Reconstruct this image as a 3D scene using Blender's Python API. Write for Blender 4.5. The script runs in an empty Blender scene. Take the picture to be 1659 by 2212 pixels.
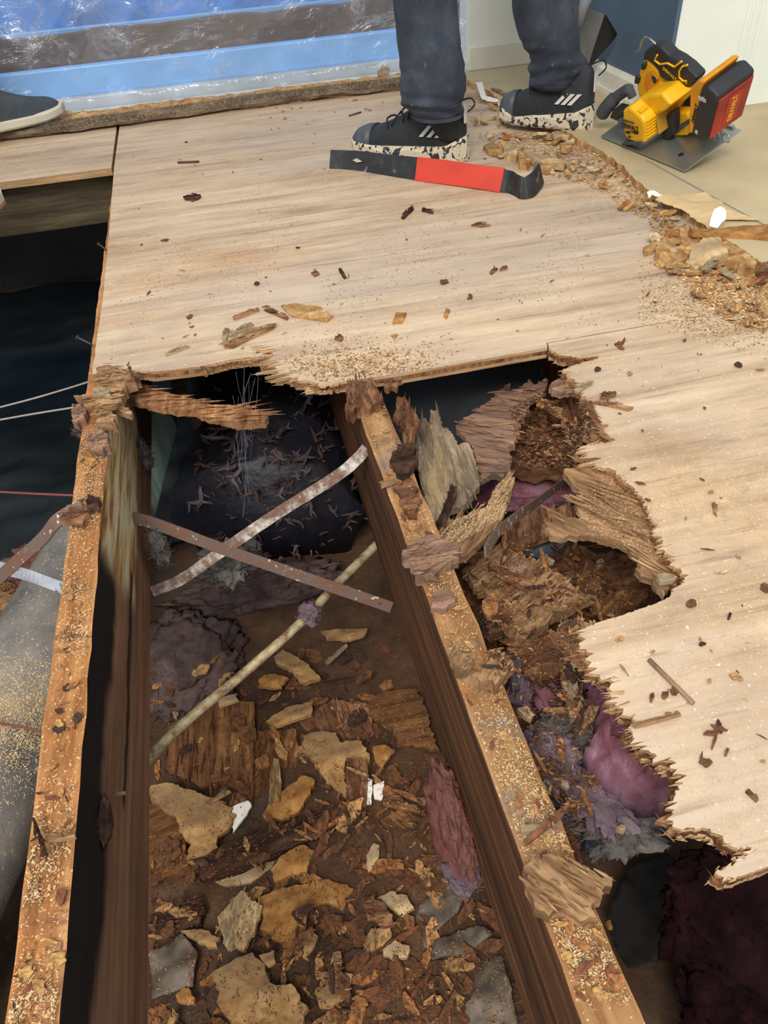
import bpy, bmesh, math, random
import numpy as np
from mathutils import Vector, Matrix, noise
from mathutils.geometry import delaunay_2d_cdt
random.seed(7)
sc = bpy.context.scene
COL = sc.collection
# ------------------------------------------------------------------ camera
F, CX, CY, H = 1600.0, 829.5, 1106.0, 0.6218
Rw = np.array([[0.9725371, -0.19449814, 0.12783609], [-0.22515051, -0.6469947, 0.72849509], [-0.05898167, -0.73727086, -0.67301771]])
cam = bpy.data.cameras.new('camera'); co = bpy.data.objects.new('camera', cam); COL.objects.link(co); sc.camera = co
cam.sensor_fit = 'HORIZONTAL'; cam.sensor_width = 36; cam.lens = F / 1659 * 36; cam.clip_start = .02
M = Matrix.Identity(4)
for i in range(3):
    M[i][0] = Rw[i][0]; M[i][1] = -Rw[i][1]; M[i][2] = -Rw[i][2]
M[0][3] = 0; M[1][3] = 0; M[2][3] = H
co.matrix_world = M
# ------------------------------------------------------------------ light
wd = bpy.data.worlds.new('world'); sc.world = wd; wd.use_nodes = True
wd.node_tree.nodes['Background'].inputs[0].default_value = (0.90, 0.95, 1.0, 1)
wd.node_tree.nodes['Background'].inputs[1].default_value = 0.80
def area(name, loc, target, sx, sy, power, col):
    l = bpy.data.lights.new(name, 'AREA'); l.shape = 'RECTANGLE'; l.size = sx; l.size_y = sy; l.energy = power; l.color = col
    o = bpy.data.objects.new(name, l); COL.objects.link(o); o.location = loc
    o.rotation_euler = (Vector(target) - Vector(loc)).to_track_quat('-Z', 'Y').to_euler()
area('room_window_light', (-0.8, -1.5, 3.1), (0.15, .9, -0.1), 1.7, 1.5, 165, (1.0, 0.935, 0.85))
sc.view_settings.view_transform = 'Standard'; sc.view_settings.look = 'None'; sc.view_settings.gamma = 1
sc.view_settings.use_curve_mapping = False; sc.view_settings.exposure = 0.10
# ------------------------------------------------------------------ geometry of the view: where a line of sight meets a real plane
def ray(px, py): return Rw @ np.array([px - CX, py - CY, F])
def Z(px, py, z=0.0):
    w = ray(px, py); t = (z - H) / w[2]; return Vector((w[0] * t, w[1] * t, z))
def XP(px, py, X):
    w = ray(px, py); t = X / w[0]; return Vector((X, w[1] * t, H + w[2] * t))
def YP(px, py, Y):
    w = ray(px, py); t = Y / w[1]; return Vector((w[0] * t, Y, H + w[2] * t))
def crop(x0, y0, s, pts): return [(x0 + x / s, y0 + y / s) for x, y in pts]
# ------------------------------------------------------------------ objects
def tag(o, label=None, cat=None, group=None, kind=None):
    if label: o['label'] = label
    if cat: o['category'] = cat
    if group: o['group'] = group
    if kind: o['kind'] = kind
    return o
def mesh(name, verts, faces, mats, parent=None, smooth=False, center=True, mi=None):
    vs = [Vector(v) for v in verts]
    c = Vector((0, 0, 0))
    if center and vs:
        c = sum(vs, Vector((0, 0, 0))) / len(vs)
    me = bpy.data.meshes.new(name); me.from_pydata([v - c for v in vs], [], faces)
    if not isinstance(mats, (list, tuple)): mats = [mats]
    for m in mats: me.materials.append(m)
    if mi: me.polygons.foreach_set('material_index', mi)
    if smooth: me.polygons.foreach_set('use_smooth', [True] * len(me.polygons))
    me.update()
    o = bpy.data.objects.new(name, me); COL.objects.link(o)
    if parent is not None:
        o.parent = parent
        o.location = c - wloc(parent)
    else: o.location = c
    return o
def wloc(o):
    l = Vector(o.location)
    while o.parent is not None: o = o.parent; l += Vector(o.location)
    return l
def empty(name, loc):
    o = bpy.data.objects.new(name, None); COL.objects.link(o); o.location = loc; o.empty_display_size = .05; return o
def fixn(o):
    bm = bmesh.new(); bm.from_mesh(o.data); bmesh.ops.recalc_face_normals(bm, faces=bm.faces[:]); bm.to_mesh(o.data); bm.free(); return o
def bevel(o, w, seg=2):
    m = o.modifiers.new('bevel', 'BEVEL'); m.width = w; m.segments = seg; m.limit_method = 'ANGLE'; m.angle_limit = math.radians(35); return o
def boxv(lo, hi, frame=None):
    v = [(x, y, z) for x in (lo[0], hi[0]) for y in (lo[1], hi[1]) for z in (lo[2], hi[2])]
    f = [(0, 1, 3, 2), (4, 6, 7, 5), (0, 4, 5, 1), (2, 3, 7, 6), (0, 2, 6, 4), (1, 5, 7, 3)]
    if frame: v = [frame(*p) for p in v]
    return v, f
def box(name, lo, hi, mat, parent=None, bev=0, frame=None):
    v, f = boxv(lo, hi, frame); o = fixn(mesh(name, v, f, mat, parent))
    if bev: bevel(o, bev)
    return o
def join(parts):
    V, Fc = [], []
    for v, f in parts:
        n = len(V); V += list(v); Fc += [tuple(i + n for i in q) for q in f]
    return V, Fc
def tubev(pts, r, n=8, flat=None):
    pts = [Vector(p) for p in pts]; V, Fc = [], []
    for i, p in enumerate(pts):
        d = (pts[min(i + 1, len(pts) - 1)] - pts[max(i - 1, 0)]).normalized()
        a = d.cross(Vector((0, 0, 1)))
        if a.length < .05: a = d.cross(Vector((0, 1, 0)))
        a.normalize(); b = a.cross(d).normalized()
        rr = r[i] if isinstance(r, (list, tuple)) else r
        for k in range(n):
            t = 2 * math.pi * k / n
            V.append(p + a * math.cos(t) * rr + b * math.sin(t) * rr)
    for i in range(len(pts) - 1):
        for k in range(n):
            Fc.append((i * n + k, i * n + (k + 1) % n, (i + 1) * n + (k + 1) % n, (i + 1) * n + k))
    Fc.append(tuple(range(n))[::-1]); Fc.append(tuple((len(pts) - 1) * n + k for k in range(n)))
    return V, Fc
def tube(name, pts, r, mat, parent=None, n=8):
    v, f = tubev(pts, r, n); return mesh(name, v, f, mat, parent, smooth=True)
def curve_pts(pts, n=8):
    P = [Vector(p) for p in pts]; out = []
    for i in range(len(P) - 1):
        p0 = P[max(i - 1, 0)]; p1 = P[i]; p2 = P[i + 1]; p3 = P[min(i + 2, len(P) - 1)]
        for k in range(n):
            t = k / n
            out.append(0.5 * ((2 * p1) + (-p0 + p2) * t + (2 * p0 - 5 * p1 + 4 * p2 - p3) * t * t + (-p0 + 3 * p1 - 3 * p2 + p3) * t ** 3))
    out.append(P[-1]); return out
def ribbonv(pts, w, th, side):
    V, Fc = [], []; pts = [Vector(p) for p in pts]
    for i, p in enumerate(pts):
        d = (pts[min(i + 1, len(pts) - 1)] - pts[max(i - 1, 0)]).normalized()
        s = Vector(side) if not callable(side) else side(i / (len(pts) - 1))
        s = (s - d * s.dot(d)).normalized(); n = d.cross(s).normalized()
        ww = w * (1 + .06 * noise.noise(p * 60))
        V += [p + s * ww / 2 + n * th / 2, p - s * ww / 2 + n * th / 2, p - s * ww / 2 - n * th / 2, p + s * ww / 2 - n * th / 2]
    for i in range(len(pts) - 1):
        for k in range(4): Fc.append((i * 4 + k, i * 4 + (k + 1) % 4, i * 4 + 4 + (k + 1) % 4, i * 4 + 4 + k))
    Fc += [(3, 2, 1, 0), tuple(len(V) - 4 + k for k in range(4))]
    return V, Fc
# ------------------------------------------------------------------ materials
def srgb(h, g=1.0):
    if isinstance(h, str): h = tuple(int(h.lstrip('#')[i:i + 2], 16) for i in (0, 2, 4))
    return tuple(((x / 255 / 12.92) if x / 255 <= .04045 else ((x / 255 + .055) / 1.055) ** 2.4) * g for x in h) + (1,)
def newmat(name):
    m = bpy.data.materials.new(name); m.use_nodes = True; nt = m.node_tree; nt.nodes.clear()
    out = nt.nodes.new('ShaderNodeOutputMaterial'); b = nt.nodes.new('ShaderNodeBsdfPrincipled')
    nt.links.new(b.outputs[0], out.inputs[0]); return m, nt, b
def plain(name, col, rough=.6, metal=0, bump=0, bs=80, var=.12, vs=8):
    m, nt, b = newmat(name); b.inputs['Roughness'].default_value = rough; b.inputs['Metallic'].default_value = metal
    N = nt.nodes.new; L = nt.links.new
    tc = N('ShaderNodeTexCoord'); no = N('ShaderNodeTexNoise'); no.inputs['Scale'].default_value = vs; no.inputs['Detail'].default_value = 6
    L(tc.outputs['Object'], no.inputs['Vector'])
    r = N('ShaderNodeValToRGB'); c = srgb(col)
    r.color_ramp.elements[0].position = .3; r.color_ramp.elements[0].color = tuple(x * (1 - var * 2) for x in c[:3]) + (1,)
    r.color_ramp.elements[1].position = .7; r.color_ramp.elements[1].color = tuple(min(1, x * (1 + var)) for x in c[:3]) + (1,)
    L(no.outputs['Fac'], r.inputs[0]); L(r.outputs[0], b.inputs['Base Color'])
    if bump:
        n2 = N('ShaderNodeTexNoise'); n2.inputs['Scale'].default_value = bs; n2.inputs['Detail'].default_value = 8; L(tc.outputs['Object'], n2.inputs['Vector'])
        bp = N('ShaderNodeBump'); bp.inputs['Strength'].default_value = bump; bp.inputs['Distance'].default_value = .01
        L(n2.outputs['Fac'], bp.inputs['Height']); L(bp.outputs[0], b.inputs['Normal'])
    return m
def ramp(nt, sock, stops):
    r = nt.nodes.new('ShaderNodeValToRGB'); e = r.color_ramp.elements
    while len(e) < len(stops): e.new(.5)
    for i, (p, c) in enumerate(stops):
        e[i].position = p; e[i].color = c if len(c) == 4 else srgb(c)
    nt.links.new(sock, r.inputs[0]); return r.outputs[0]
def mixc(nt, fac, a, b, mode='MIX'):
    m = nt.nodes.new('ShaderNodeMix'); m.data_type = 'RGBA'; m.blend_type = mode
    for s, v in ((m.inputs[0], fac), (m.inputs[6], a), (m.inputs[7], b)):
        if hasattr(v, 'is_linked') or hasattr(v, 'links'): nt.links.new(v, s)
        elif isinstance(v, (int, float)): s.default_value = v
        else: s.default_value = v if len(v) == 4 and not isinstance(v, str) else srgb(v)
    return m.outputs[2]
def noi(nt, vec, scale, detail=6, rough=.6, mapscale=None, dist=0, off=(0, 0, 0)):
    if mapscale or off != (0, 0, 0):
        mp = nt.nodes.new('ShaderNodeMapping'); mp.inputs['Scale'].default_value = mapscale or (1, 1, 1); mp.inputs['Location'].default_value = off
        nt.links.new(vec, mp.inputs[0]); vec = mp.outputs[0]
    n = nt.nodes.new('ShaderNodeTexNoise'); n.inputs['Scale'].default_value = scale; n.inputs['Detail'].default_value = detail
    n.inputs['Roughness'].default_value = rough; n.inputs['Distortion'].default_value = dist
    nt.links.new(vec, n.inputs['Vector']); return n.outputs['Fac']
def math_(nt, op, a, b=None, clamp=False):
    m = nt.nodes.new('ShaderNodeMath'); m.operation = op; m.use_clamp = clamp
    for s, v in ((m.inputs[0], a), (m.inputs[1], b)):
        if v is None: continue
        if isinstance(v, (int, float)): s.default_value = v
        else: nt.links.new(v, s)
    return m.outputs[0]
def BW(v): return (v, v, v, 1)
def wood(name, cols, g=(2, 30, 30), fib=1.0, big=3.0, rough=.85, bump=.5, speck=None, spk=(.62, .7), ss=160, bigc=(.72, 1.12), stains=None, extra=None):
    """fibrous wood: grain runs along local X (or where g is small)"""
    m, nt, b = newmat(name); b.inputs['Roughness'].default_value = rough; b.inputs['Specular IOR Level'].default_value = .25
    tc = nt.nodes.new('ShaderNodeTexCoord').outputs['Object']
    gr = noi(nt, tc, fib, 9, .68, g, .25)
    n = len(cols); c = ramp(nt, gr, [(.30 + .40 * i / max(1, n - 1), k) for i, k in enumerate(cols)])
    bg = noi(nt, tc, big, 5, .6, (.6, 1.2, 1))
    c = mixc(nt, 1.0, c, ramp(nt, bg, [(.3, BW(bigc[0])), (.7, BW(bigc[1]))]), 'MULTIPLY')
    if stains:
        for sc_, col, lo, hi, am in stains:
            f = math_(nt, 'MULTIPLY', ramp(nt, noi(nt, tc, sc_, 7, .65, (.5, 1.3, 1), .6, (sc_, 3, 1)), [(lo, BW(0)), (hi, BW(1))]), am)
            c = mixc(nt, f, c, col)
    if speck:
        f = ramp(nt, noi(nt, tc, ss, 3, .5), [(spk[0], BW(0)), (spk[1], BW(1))])
        c = mixc(nt, f, c, speck)
    if extra: c = extra(nt, tc, c)
    nt.links.new(c, b.inputs['Base Color'])
    bp = nt.nodes.new('ShaderNodeBump'); bp.inputs['Strength'].default_value = bump; bp.inputs['Distance'].default_value = .004
    h = math_(nt, 'ADD', noi(nt, tc, fib * 2.2, 9, .75, g), math_(nt, 'MULTIPLY', noi(nt, tc, 90, 5, .7), .5))
    nt.links.new(h, bp.inputs['Height']); nt.links.new(bp.outputs[0], b.inputs['Normal'])
    return m
def band(nt, vec, axis, lo, hi, soft):
    s = nt.nodes.new('ShaderNodeSeparateXYZ'); nt.links.new(vec, s.inputs[0]); v = s.outputs[axis]
    a = nt.nodes.new('ShaderNodeMapRange'); a.interpolation_type = 'SMOOTHSTEP'; a.inputs[1].default_value = lo - soft; a.inputs[2].default_value = lo + soft; nt.links.new(v, a.inputs[0])
    c = nt.nodes.new('ShaderNodeMapRange'); c.interpolation_type = 'SMOOTHSTEP'; c.inputs[1].default_value = hi - soft; c.inputs[2].default_value = hi + soft
    c.inputs[3].default_value = 1; c.inputs[4].default_value = 0; nt.links.new(v, c.inputs[0])
    return math_(nt, 'MULTIPLY', a.outputs[0], c.outputs[0])
def wobble(nt, vec, scale, amt):
    n = nt.nodes.new('ShaderNodeTexNoise'); n.inputs['Scale'].default_value = scale; n.inputs['Detail'].default_value = 6; nt.links.new(vec, n.inputs['Vector'])
    s = nt.nodes.new('ShaderNodeVectorMath'); s.operation = 'SUBTRACT'; s.inputs[1].default_value = (.5, .5, .5); nt.links.new(n.outputs['Color'], s.inputs[0])
    k = nt.nodes.new('ShaderNodeVectorMath'); k.operation = 'SCALE'; k.inputs['Scale'].default_value = amt; nt.links.new(s.outputs[0], k.inputs[0])
    a = nt.nodes.new('ShaderNodeVectorMath'); a.operation = 'ADD'; nt.links.new(vec, a.inputs[0]); nt.links.new(k.outputs[0], a.inputs[1]); return a.outputs[0]

def floor_extra(nt, tc, c):
    # fine scattered sawdust specks and dark short fibres lying in the grain
    c = mixc(nt, 1.0, c, ramp(nt, noi(nt, tc, 9, 8, .72, (.7, 1.6, 1), .5, (3, 8, 0)), [(.30, (.72, .68, .67, 1)), (.42, (.89, .88, .88, 1)), (.52, BW(.97)), (.62, BW(1.03)), (.72, (1.10, 1.07, .98, 1))]), 'MULTIPLY')
    f = ramp(nt, noi(nt, tc, 1.3, 6, .62, (.5, 1.4, 1), .4, (7, 1, 0)), [(.50, BW(0)), (.66, BW(.6))])
    c = mixc(nt, f, c, '#b3a79a')
    f = ramp(nt, noi(nt, tc, 60, 4, .6), [(.64, BW(0)), (.70, BW(1))])
    c = mixc(nt, math_(nt, 'MULTIPLY', f, .25), c, '#a08260')
    f = ramp(nt, noi(nt, tc, 1, 8, .7, (5, 75, 1), .3, (9, 2, 0)), [(.56, BW(0)), (.68, BW(1))])
    c = mixc(nt, math_(nt, 'MULTIPLY', f, .55), c, '#7d6a57')
    f = ramp(nt, noi(nt, tc, 1, 9, .75, (9, 150, 1), .2, (2, 5, 0)), [(.62, BW(0)), (.70, BW(1))])
    return mixc(nt, math_(nt, 'MULTIPLY', f, .5), c, '#6e5138')
PLY = wood('weathered_plywood', ['#917961', '#bca285', '#cdb598', '#d9c5a9'], g=(1.6, 22, 20), big=2.2, bump=.22, bigc=(.88, 1.06),
           stains=[(1.7, '#9d8e80', .50, .72, .5), (2.6, '#a67a4c', .56, .74, .5), (5.5, '#8a7a6e', .60, .75, .4)], speck='#e9d7b4', spk=(.66, .72), ss=210, extra=floor_extra)
PLY_EDGE = wood('torn_ply_edge', ['#7a5638', '#b48b61', '#d3ae82', '#e4c79a'], g=(5, 40, 160), big=12, bump=.8, bigc=(.7, 1.15))
PLY_CORE = wood('rotten_ply_core', ['#4c2c1b', '#855a3b', '#ab7d56', '#c89f72'], g=(70, 6, 40), big=14, bump=1.0, bigc=(.65, 1.2), speck='#e0bd7c', spk=(.66, .74), ss=240)
ROT = wood('rotten_red_wood', ['#382117', '#6d4630', '#936a4c', '#b8906c'], g=(8, 60, 60), big=16, bump=1.0, bigc=(.6, 1.25))
ROT_TAN = wood('rotten_tan_wood', ['#553a27', '#8d6a49', '#b28d66', '#d0b088'], g=(8, 70, 60), big=14, bump=.9, bigc=(.7, 1.15))
ROT_DARK = wood('dark_rotten_wood', ['#17100c', '#35231a', '#553a2a', '#765643'], g=(5, 50, 50), big=10, bump=.9, bigc=(.6, 1.2))
GREYWOOD = wood('grey_weathered_wood', ['#4d4136', '#82715c', '#a59377', '#bfae90'], g=(4, 50, 50), big=9, bump=.7, bigc=(.75, 1.15), stains=[(14, '#6c6f6d', .52, .7, .6), (9, '#b0976a', .55, .7, .6)])
PINKWOOD = wood('pinkish_stripped_wood', ['#4a3428', '#7f6150', '#9d7c68', '#b8987e'], g=(4, 60, 50), big=8, bump=.8, bigc=(.75, 1.1), stains=[(16, '#4c474a', .60, .72, .7), (10, '#ae8a5c', .55, .68, .6)])
GROUNDPLY = wood('fallen_plywood', ['#352114', '#654228', '#875e39', '#a5784a'], g=(6, 60, 40), big=7, bump=.8, bigc=(.6, 1.2), speck='#a9814e', spk=(.68, .76), ss=190)
FLAKE = wood('tan_particle_flake', ['#7a5633', '#ab8151', '#c49a66', '#d6b27c'], g=(28, 32, 30), big=9, bump=1.0, bigc=(.62, 1.12), stains=[(12, '#7a6852', .46, .66, .8), (30, '#8a5f36', .56, .68, .6)])
PALEFLAKE = wood('pale_particle_flake', ['#8b6c48', '#b7976b', '#cdb184', '#dec69c'], g=(30, 30, 30), big=10, bump=.9, bigc=(.65, 1.1), stains=[(9, '#9c8c76', .5, .7, .6)])
ORFLAKE = wood('orange_particle_flake', ['#75491f', '#ae783f', '#c79254', '#d9ab70'], g=(34, 34, 30), big=10, bump=1.0, bigc=(.55, 1.1), stains=[(24, '#6d4526', .54, .68, .7)])
CRUMB = wood('crumbled_particleboard', ['#85572c', '#bd8c55', '#d8ae77', '#e8cb9a'], g=(50, 50, 50), big=20, bump=1.2, bigc=(.7, 1.12))
def ja_extra(nt, tc, c):
    t2 = wobble(nt, tc, 7, .09)
    # pale mould patch, black stain along the upper edge, both on the side that faces the open bay
    side = band(nt, tc, 0, -.2345, -.22, .0008)
    blk = math_(nt, 'MULTIPLY', math_(nt, 'MULTIPLY', band(nt, t2, 2, -.070, .02, .012), band(nt, t2, 1, -.8, .74, .05)), side)
    c = mixc(nt, math_(nt, 'MULTIPLY', blk, .96), c, '#0c0b0c')
    dark = math_(nt, 'MULTIPLY', band(nt, t2, 1, 1.16, 1.7, .04), side)
    c = mixc(nt, math_(nt, 'MULTIPLY', dark, .8), c, '#20241f')
    mold = math_(nt, 'MULTIPLY', math_(nt, 'MULTIPLY', band(nt, t2, 2, -.150, .05, .012), band(nt, t2, 1, .74, 1.2, .03)), side)
    mc = ramp(nt, noi(nt, tc, 1, 8, .6, (1, 7, 60), .3), [(.34, '#84592e'), (.44, '#c69a5e'), (.54, '#e6d6a8'), (.68, '#dfe0c8')])
    c = mixc(nt, math_(nt, 'MULTIPLY', mold, .9), c, mc)
    drip = math_(nt, 'MULTIPLY', math_(nt, 'MULTIPLY', band(nt, wobble(nt, tc, 20, .02), 2, -.142, -.130, .004), band(nt, tc, 1, .44, .80, .01)), side)
    c = mixc(nt, math_(nt, 'MULTIPLY', drip, .9), c, '#191412')
    return c
JA = wood('joist_side_dark', ['#4c3324', '#7d5a42', '#956f53', '#b4895f'], g=(30, 1.6, 34), big=5, bump=.6, bigc=(.75, 1.15), stains=[(9, '#7d5128', .62, .74, .55)], extra=ja_extra)
JB = wood('joist_side_brown', ['#25150c', '#4a2e1c', '#6b462b', '#8a6140'], g=(30, 1.6, 36), big=5, bump=.6, bigc=(.75, 1.15), stains=[(7, '#2a211c', .58, .72, .6)])
JTOP = wood('joist_top_orange', ['#6a4022', '#a06a3c', '#be8856', '#c99b6c'], g=(45, 3.0, 30), big=8, bump=.6, bigc=(.65, 1.12),
            stains=[(11, '#5c4030', .54, .68, .7), (26, '#4a3022', .60, .70, .7)], speck='#e2c083', spk=(.63, .70), ss=260)
JTOPB = wood('joist_top_weathered', ['#5a3a24', '#93683f', '#af8559', '#bb9870'], g=(45, 3.0, 30), big=7, bump=.6, bigc=(.65, 1.12),
             stains=[(9, '#6b6f72', .54, .66, .6), (14, '#4a3022', .58, .70, .6)], speck='#dfbd86', spk=(.64, .71), ss=260)
DARKJ = wood('old_crawlspace_joist', ['#2a241c', '#4a4132', '#635843', '#7b6d54'], g=(2.5, 30, 30), big=4, bump=.5)
DARKJY = wood('old_crawlspace_joist_lengthwise', ['#2a2a20', '#44423a', '#57564a', '#6a675a'], g=(30, 2.5, 30), big=4, bump=.5)
TEAL = wood('grey_green_board', ['#2c3a38', '#43544f', '#5a6c64', '#748478'], g=(30, 30, 3), big=6, bump=.5)
UNDER = plain('beige_underlayment', '#bba984', .75, var=.07, vs=9, bump=.08)
PAPER = plain('tan_torn_paper', '#cdb182', .85, var=.1, vs=12, bump=.15, bs=60)
WHITEP = plain('white_paper', '#e8e4da', .8, var=.05, bump=.2)
def dirtmat():
    m, nt, b = newmat('crawlspace_dirt'); b.inputs['Roughness'].default_value = .95
    tc = nt.nodes.new('ShaderNodeTexCoord').outputs['Object']
    c = ramp(nt, noi(nt, tc, 7, 10, .7), [(.3, '#2f2017'), (.45, '#513826'), (.58, '#6a4c35'), (.72, '#86674f')])
    c = mixc(nt, ramp(nt, noi(nt, tc, 4, 5, .6, off=(4, 4, 1)), [(.56, BW(0)), (.66, BW(.8))]), c, '#5a4f43')
    c = mixc(nt, ramp(nt, noi(nt, tc, 130, 4, .6), [(.62, BW(0)), (.7, BW(.8))]), c, '#8a6238')
    nt.links.new(c, b.inputs['Base Color'])
    bp = nt.nodes.new('ShaderNodeBump'); bp.inputs['Strength'].default_value = .9; bp.inputs['Distance'].default_value = .01
    nt.links.new(noi(nt, tc, 70, 9, .75), bp.inputs['Height']); nt.links.new(bp.outputs[0], b.inputs['Normal']); return m
DIRT = dirtmat()
def rustmat(name, base, pale, lo=.5):
    m, nt, b = newmat(name); b.inputs['Roughness'].default_value = .6; b.inputs['Metallic'].default_value = .25
    tc = nt.nodes.new('ShaderNodeTexCoord').outputs['Object']
    c = ramp(nt, noi(nt, tc, 24, 8, .7), [(lo - .12, base), (lo, '#75503c'), (lo + .06, base), (lo + .2, pale)])
    c = mixc(nt, ramp(nt, noi(nt, tc, 110, 3, .6), [(.64, BW(0)), (.68, BW(1))]), c, '#c8bfb2')
    nt.links.new(c, b.inputs['Base Color'])
    bp = nt.nodes.new('ShaderNodeBump'); bp.inputs['Strength'].default_value = .4; bp.inputs['Distance'].default_value = .002
    nt.links.new(noi(nt, tc, 300, 5, .7), bp.inputs['Height']); nt.links.new(bp.outputs[0], b.inputs['Normal']); return m
RUST = rustmat('rusty_steel_strap', '#6d5a50', '#8a7a70', .62)
RUSTP = rustmat('half_bare_rusty_steel', '#84746a', '#dcd6cc', .44)
RUSTW = rustmat('bluish_white_steel', '#c3d0e0', '#d5deea', .38)
ROD = rustmat('pale_weathered_rod', '#a08c68', '#cdbd98', .40)
BAREWIRE = plain('grey_wire', '#a39e94', .6, .2, bump=.3); REDWIRE = plain('red_brown_wire', '#7c443a', .6)
NAIL = plain('rusty_nail_steel', '#5b463a', .7, .3, bump=.4)
def fluffmat(name, cols, bs=60):
    m, nt, b = newmat(name); b.inputs['Roughness'].default_value = 1; b.inputs['Specular IOR Level'].default_value = .1
    tc = nt.nodes.new('ShaderNodeTexCoord').outputs['Object']
    c = ramp(nt, noi(nt, tc, 11, 8, .7, dist=.8), [(.32 + .36 * i / (len(cols) - 1), k) for i, k in enumerate(cols)])
    nt.links.new(c, b.inputs['Base Color'])
    bp = nt.nodes.new('ShaderNodeBump'); bp.inputs['Strength'].default_value = 1; bp.inputs['Distance'].default_value = .012
    nt.links.new(noi(nt, tc, bs, 9, .8, dist=1), bp.inputs['Height']); nt.links.new(bp.outputs[0], b.inputs['Normal'])
    b.inputs['Sheen Weight'].default_value = .12 if 'maroon' not in name else 0
    return m
PINK = fluffmat('pink_fibreglass', ['#7a3f4c', '#b4687a', '#c48fa6', '#c9b6c6'], 35)
LILAC = fluffmat('lilac_fibreglass', ['#5b464e', '#8f7480', '#ae94a2', '#c6b8c0'])
DARKP = fluffmat('shade_maroon_fibre', ['#170c0d', '#2c1619', '#3d1f24', '#4a2a30'])  # shade of the deep hollow put into a darkened maroon
GREYF = fluffmat('grey_fibre', ['#474648', '#76706e', '#9c948c', '#b3aaa0'])
DPINK = fluffmat('dusty_pink_fibreglass', ['#2e2220', '#5a443f', '#7d5f5a', '#8d7674'])
ROSE = fluffmat('rose_fibreglass', ['#5e3428', '#9c5b4d', '#b26f64', '#b98a86'])
def foil():
    m, nt, b = newmat('dark_duct_wrap'); b.inputs['Roughness'].default_value = .5
    tc = nt.nodes.new('ShaderNodeTexCoord').outputs['Object']
    c = ramp(nt, noi(nt, tc, 8, 7, .7), [(.3, '#15151c'), (.55, '#25252f'), (.75, '#3b3740')])
    nt.links.new(c, b.inputs['Base Color'])
    bp = nt.nodes.new('ShaderNodeBump'); bp.inputs['Strength'].default_value = .6; bp.inputs['Distance'].default_value = .02
    nt.links.new(noi(nt, tc, 9, 6, .6), bp.inputs['Height']); nt.links.new(bp.outputs[0], b.inputs['Normal']); return m
DUCTBLK = foil()
DUCTGREY = plain('blue_grey_duct_wrap', '#4d555f', .55, var=.15, vs=6, bump=.25, bs=14)
LDUCT = wood('dusty_grey_duct', ['#48484b', '#706e6e', '#8b8680', '#a0998d'], g=(7, 7, 7), big=5, bump=.4, speck='#c9b68b', spk=(.62, .68), ss=240, stains=[(3, '#a8977a', .55, .7, .6)])
FILM = plain('dirty_plastic_film', '#63574a', .62, var=.38, vs=22, bump=.3, bs=25)
WALLW = plain('white_wall_paint', '#dfe0d4', .6, var=.02); TRIMW = plain('cream_trim_paint', '#d8d4c4', .5, var=.05, vs=20)
WALLB = plain('slate_blue_wall_paint', '#4c6072', .7, var=.04)
DOORW = plain('white_door_paint', '#e3e8dd', .45, var=.02)
GROOVE = plain('grey_joint_line', '#8e938c', .6)
RAIL = plain('blue_white_window_rail', '#86bdf8', .4, var=.08)
BLUET = plain('blue_tarp', '#1a84e2', .5, var=.22, vs=5, bump=.3, bs=10)
BROWNT = plain('brown_board', '#675447', .8, var=.1, vs=4)
YEL = plain('yellow_plastic', '#f0b608', .45, var=.05, vs=40, bump=.06, bs=200)
YOR = plain('orange_yellow_plastic', '#dd9212', .5, var=.12, vs=25)
BLK = plain('black_rubber', '#26272a', .6, var=.15, vs=20, bump=.1)
GRIPG = plain('dusty_grey_rubber', '#4a4c50', .8, var=.2, vs=18, bump=.3, bs=90)
GUARD = plain('grey_painted_guard', '#77797a', .4, .5, var=.1)
STEEL = plain('brushed_steel_plate', '#a7aaa4', .32, .75, var=.14, vs=6)
CHROME = plain('chrome_steel', '#c9c9c6', .2, 1)
REDB = plain('red_battery_plastic', '#a5291a', .5, var=.28, vs=22, bump=.1)
LABELY = plain('label_yellow', '#e8b41e', .5, var=.02); LABELK = plain('label_black', '#141414', .6, var=.02); LABELW = plain('label_white', '#d8d6d0', .6, var=.02)
LABELT = plain('label_tan', '#b88d28', .6, var=.05)
def barmat():
    m, nt, b = newmat('worn_black_steel'); b.inputs['Roughness'].default_value = .42
    tc = nt.nodes.new('ShaderNodeTexCoord').outputs['Object']
    c = ramp(nt, noi(nt, tc, 45, 8, .7), [(.45, '#1c1d1f'), (.62, '#2c2d30'), (.72, '#8c8a86')]); nt.links.new(c, b.inputs['Base Color']); return m
BARK = barmat(); BARR = plain('red_painted_grip', '#c63a25', .5, var=.08, vs=14)
SHOVELM = plain('grey_shovel_steel', '#8b8d92', .5, .1, var=.15, vs=10); SHOVELK = plain('shaded_shovel_steel', '#26282a', .5, .3, var=.2)  # second, darker colour paints the shade on the blade's side face
def denim():
    m, nt, b = newmat('dark_denim'); b.inputs['Roughness'].default_value = .95
    tc = nt.nodes.new('ShaderNodeTexCoord').outputs['Object']
    c = ramp(nt, noi(nt, tc, 9, 8, .7), [(.3, '#20252e'), (.5, '#343b47'), (.7, '#4a515d')])
    c = mixc(nt, ramp(nt, noi(nt, tc, 70, 4, .6, (1, 1, .5)), [(.66, BW(0)), (.71, BW(.5))]), c, '#7a7672')
    nt.links.new(c, b.inputs['Base Color'])
    bp = nt.nodes.new('ShaderNodeBump'); bp.inputs['Strength'].default_value = .4; bp.inputs['Distance'].default_value = .003
    nt.links.new(noi(nt, tc, 260, 4, .7), bp.inputs['Height']); nt.links.new(bp.outputs[0], b.inputs['Normal']); return m
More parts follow.
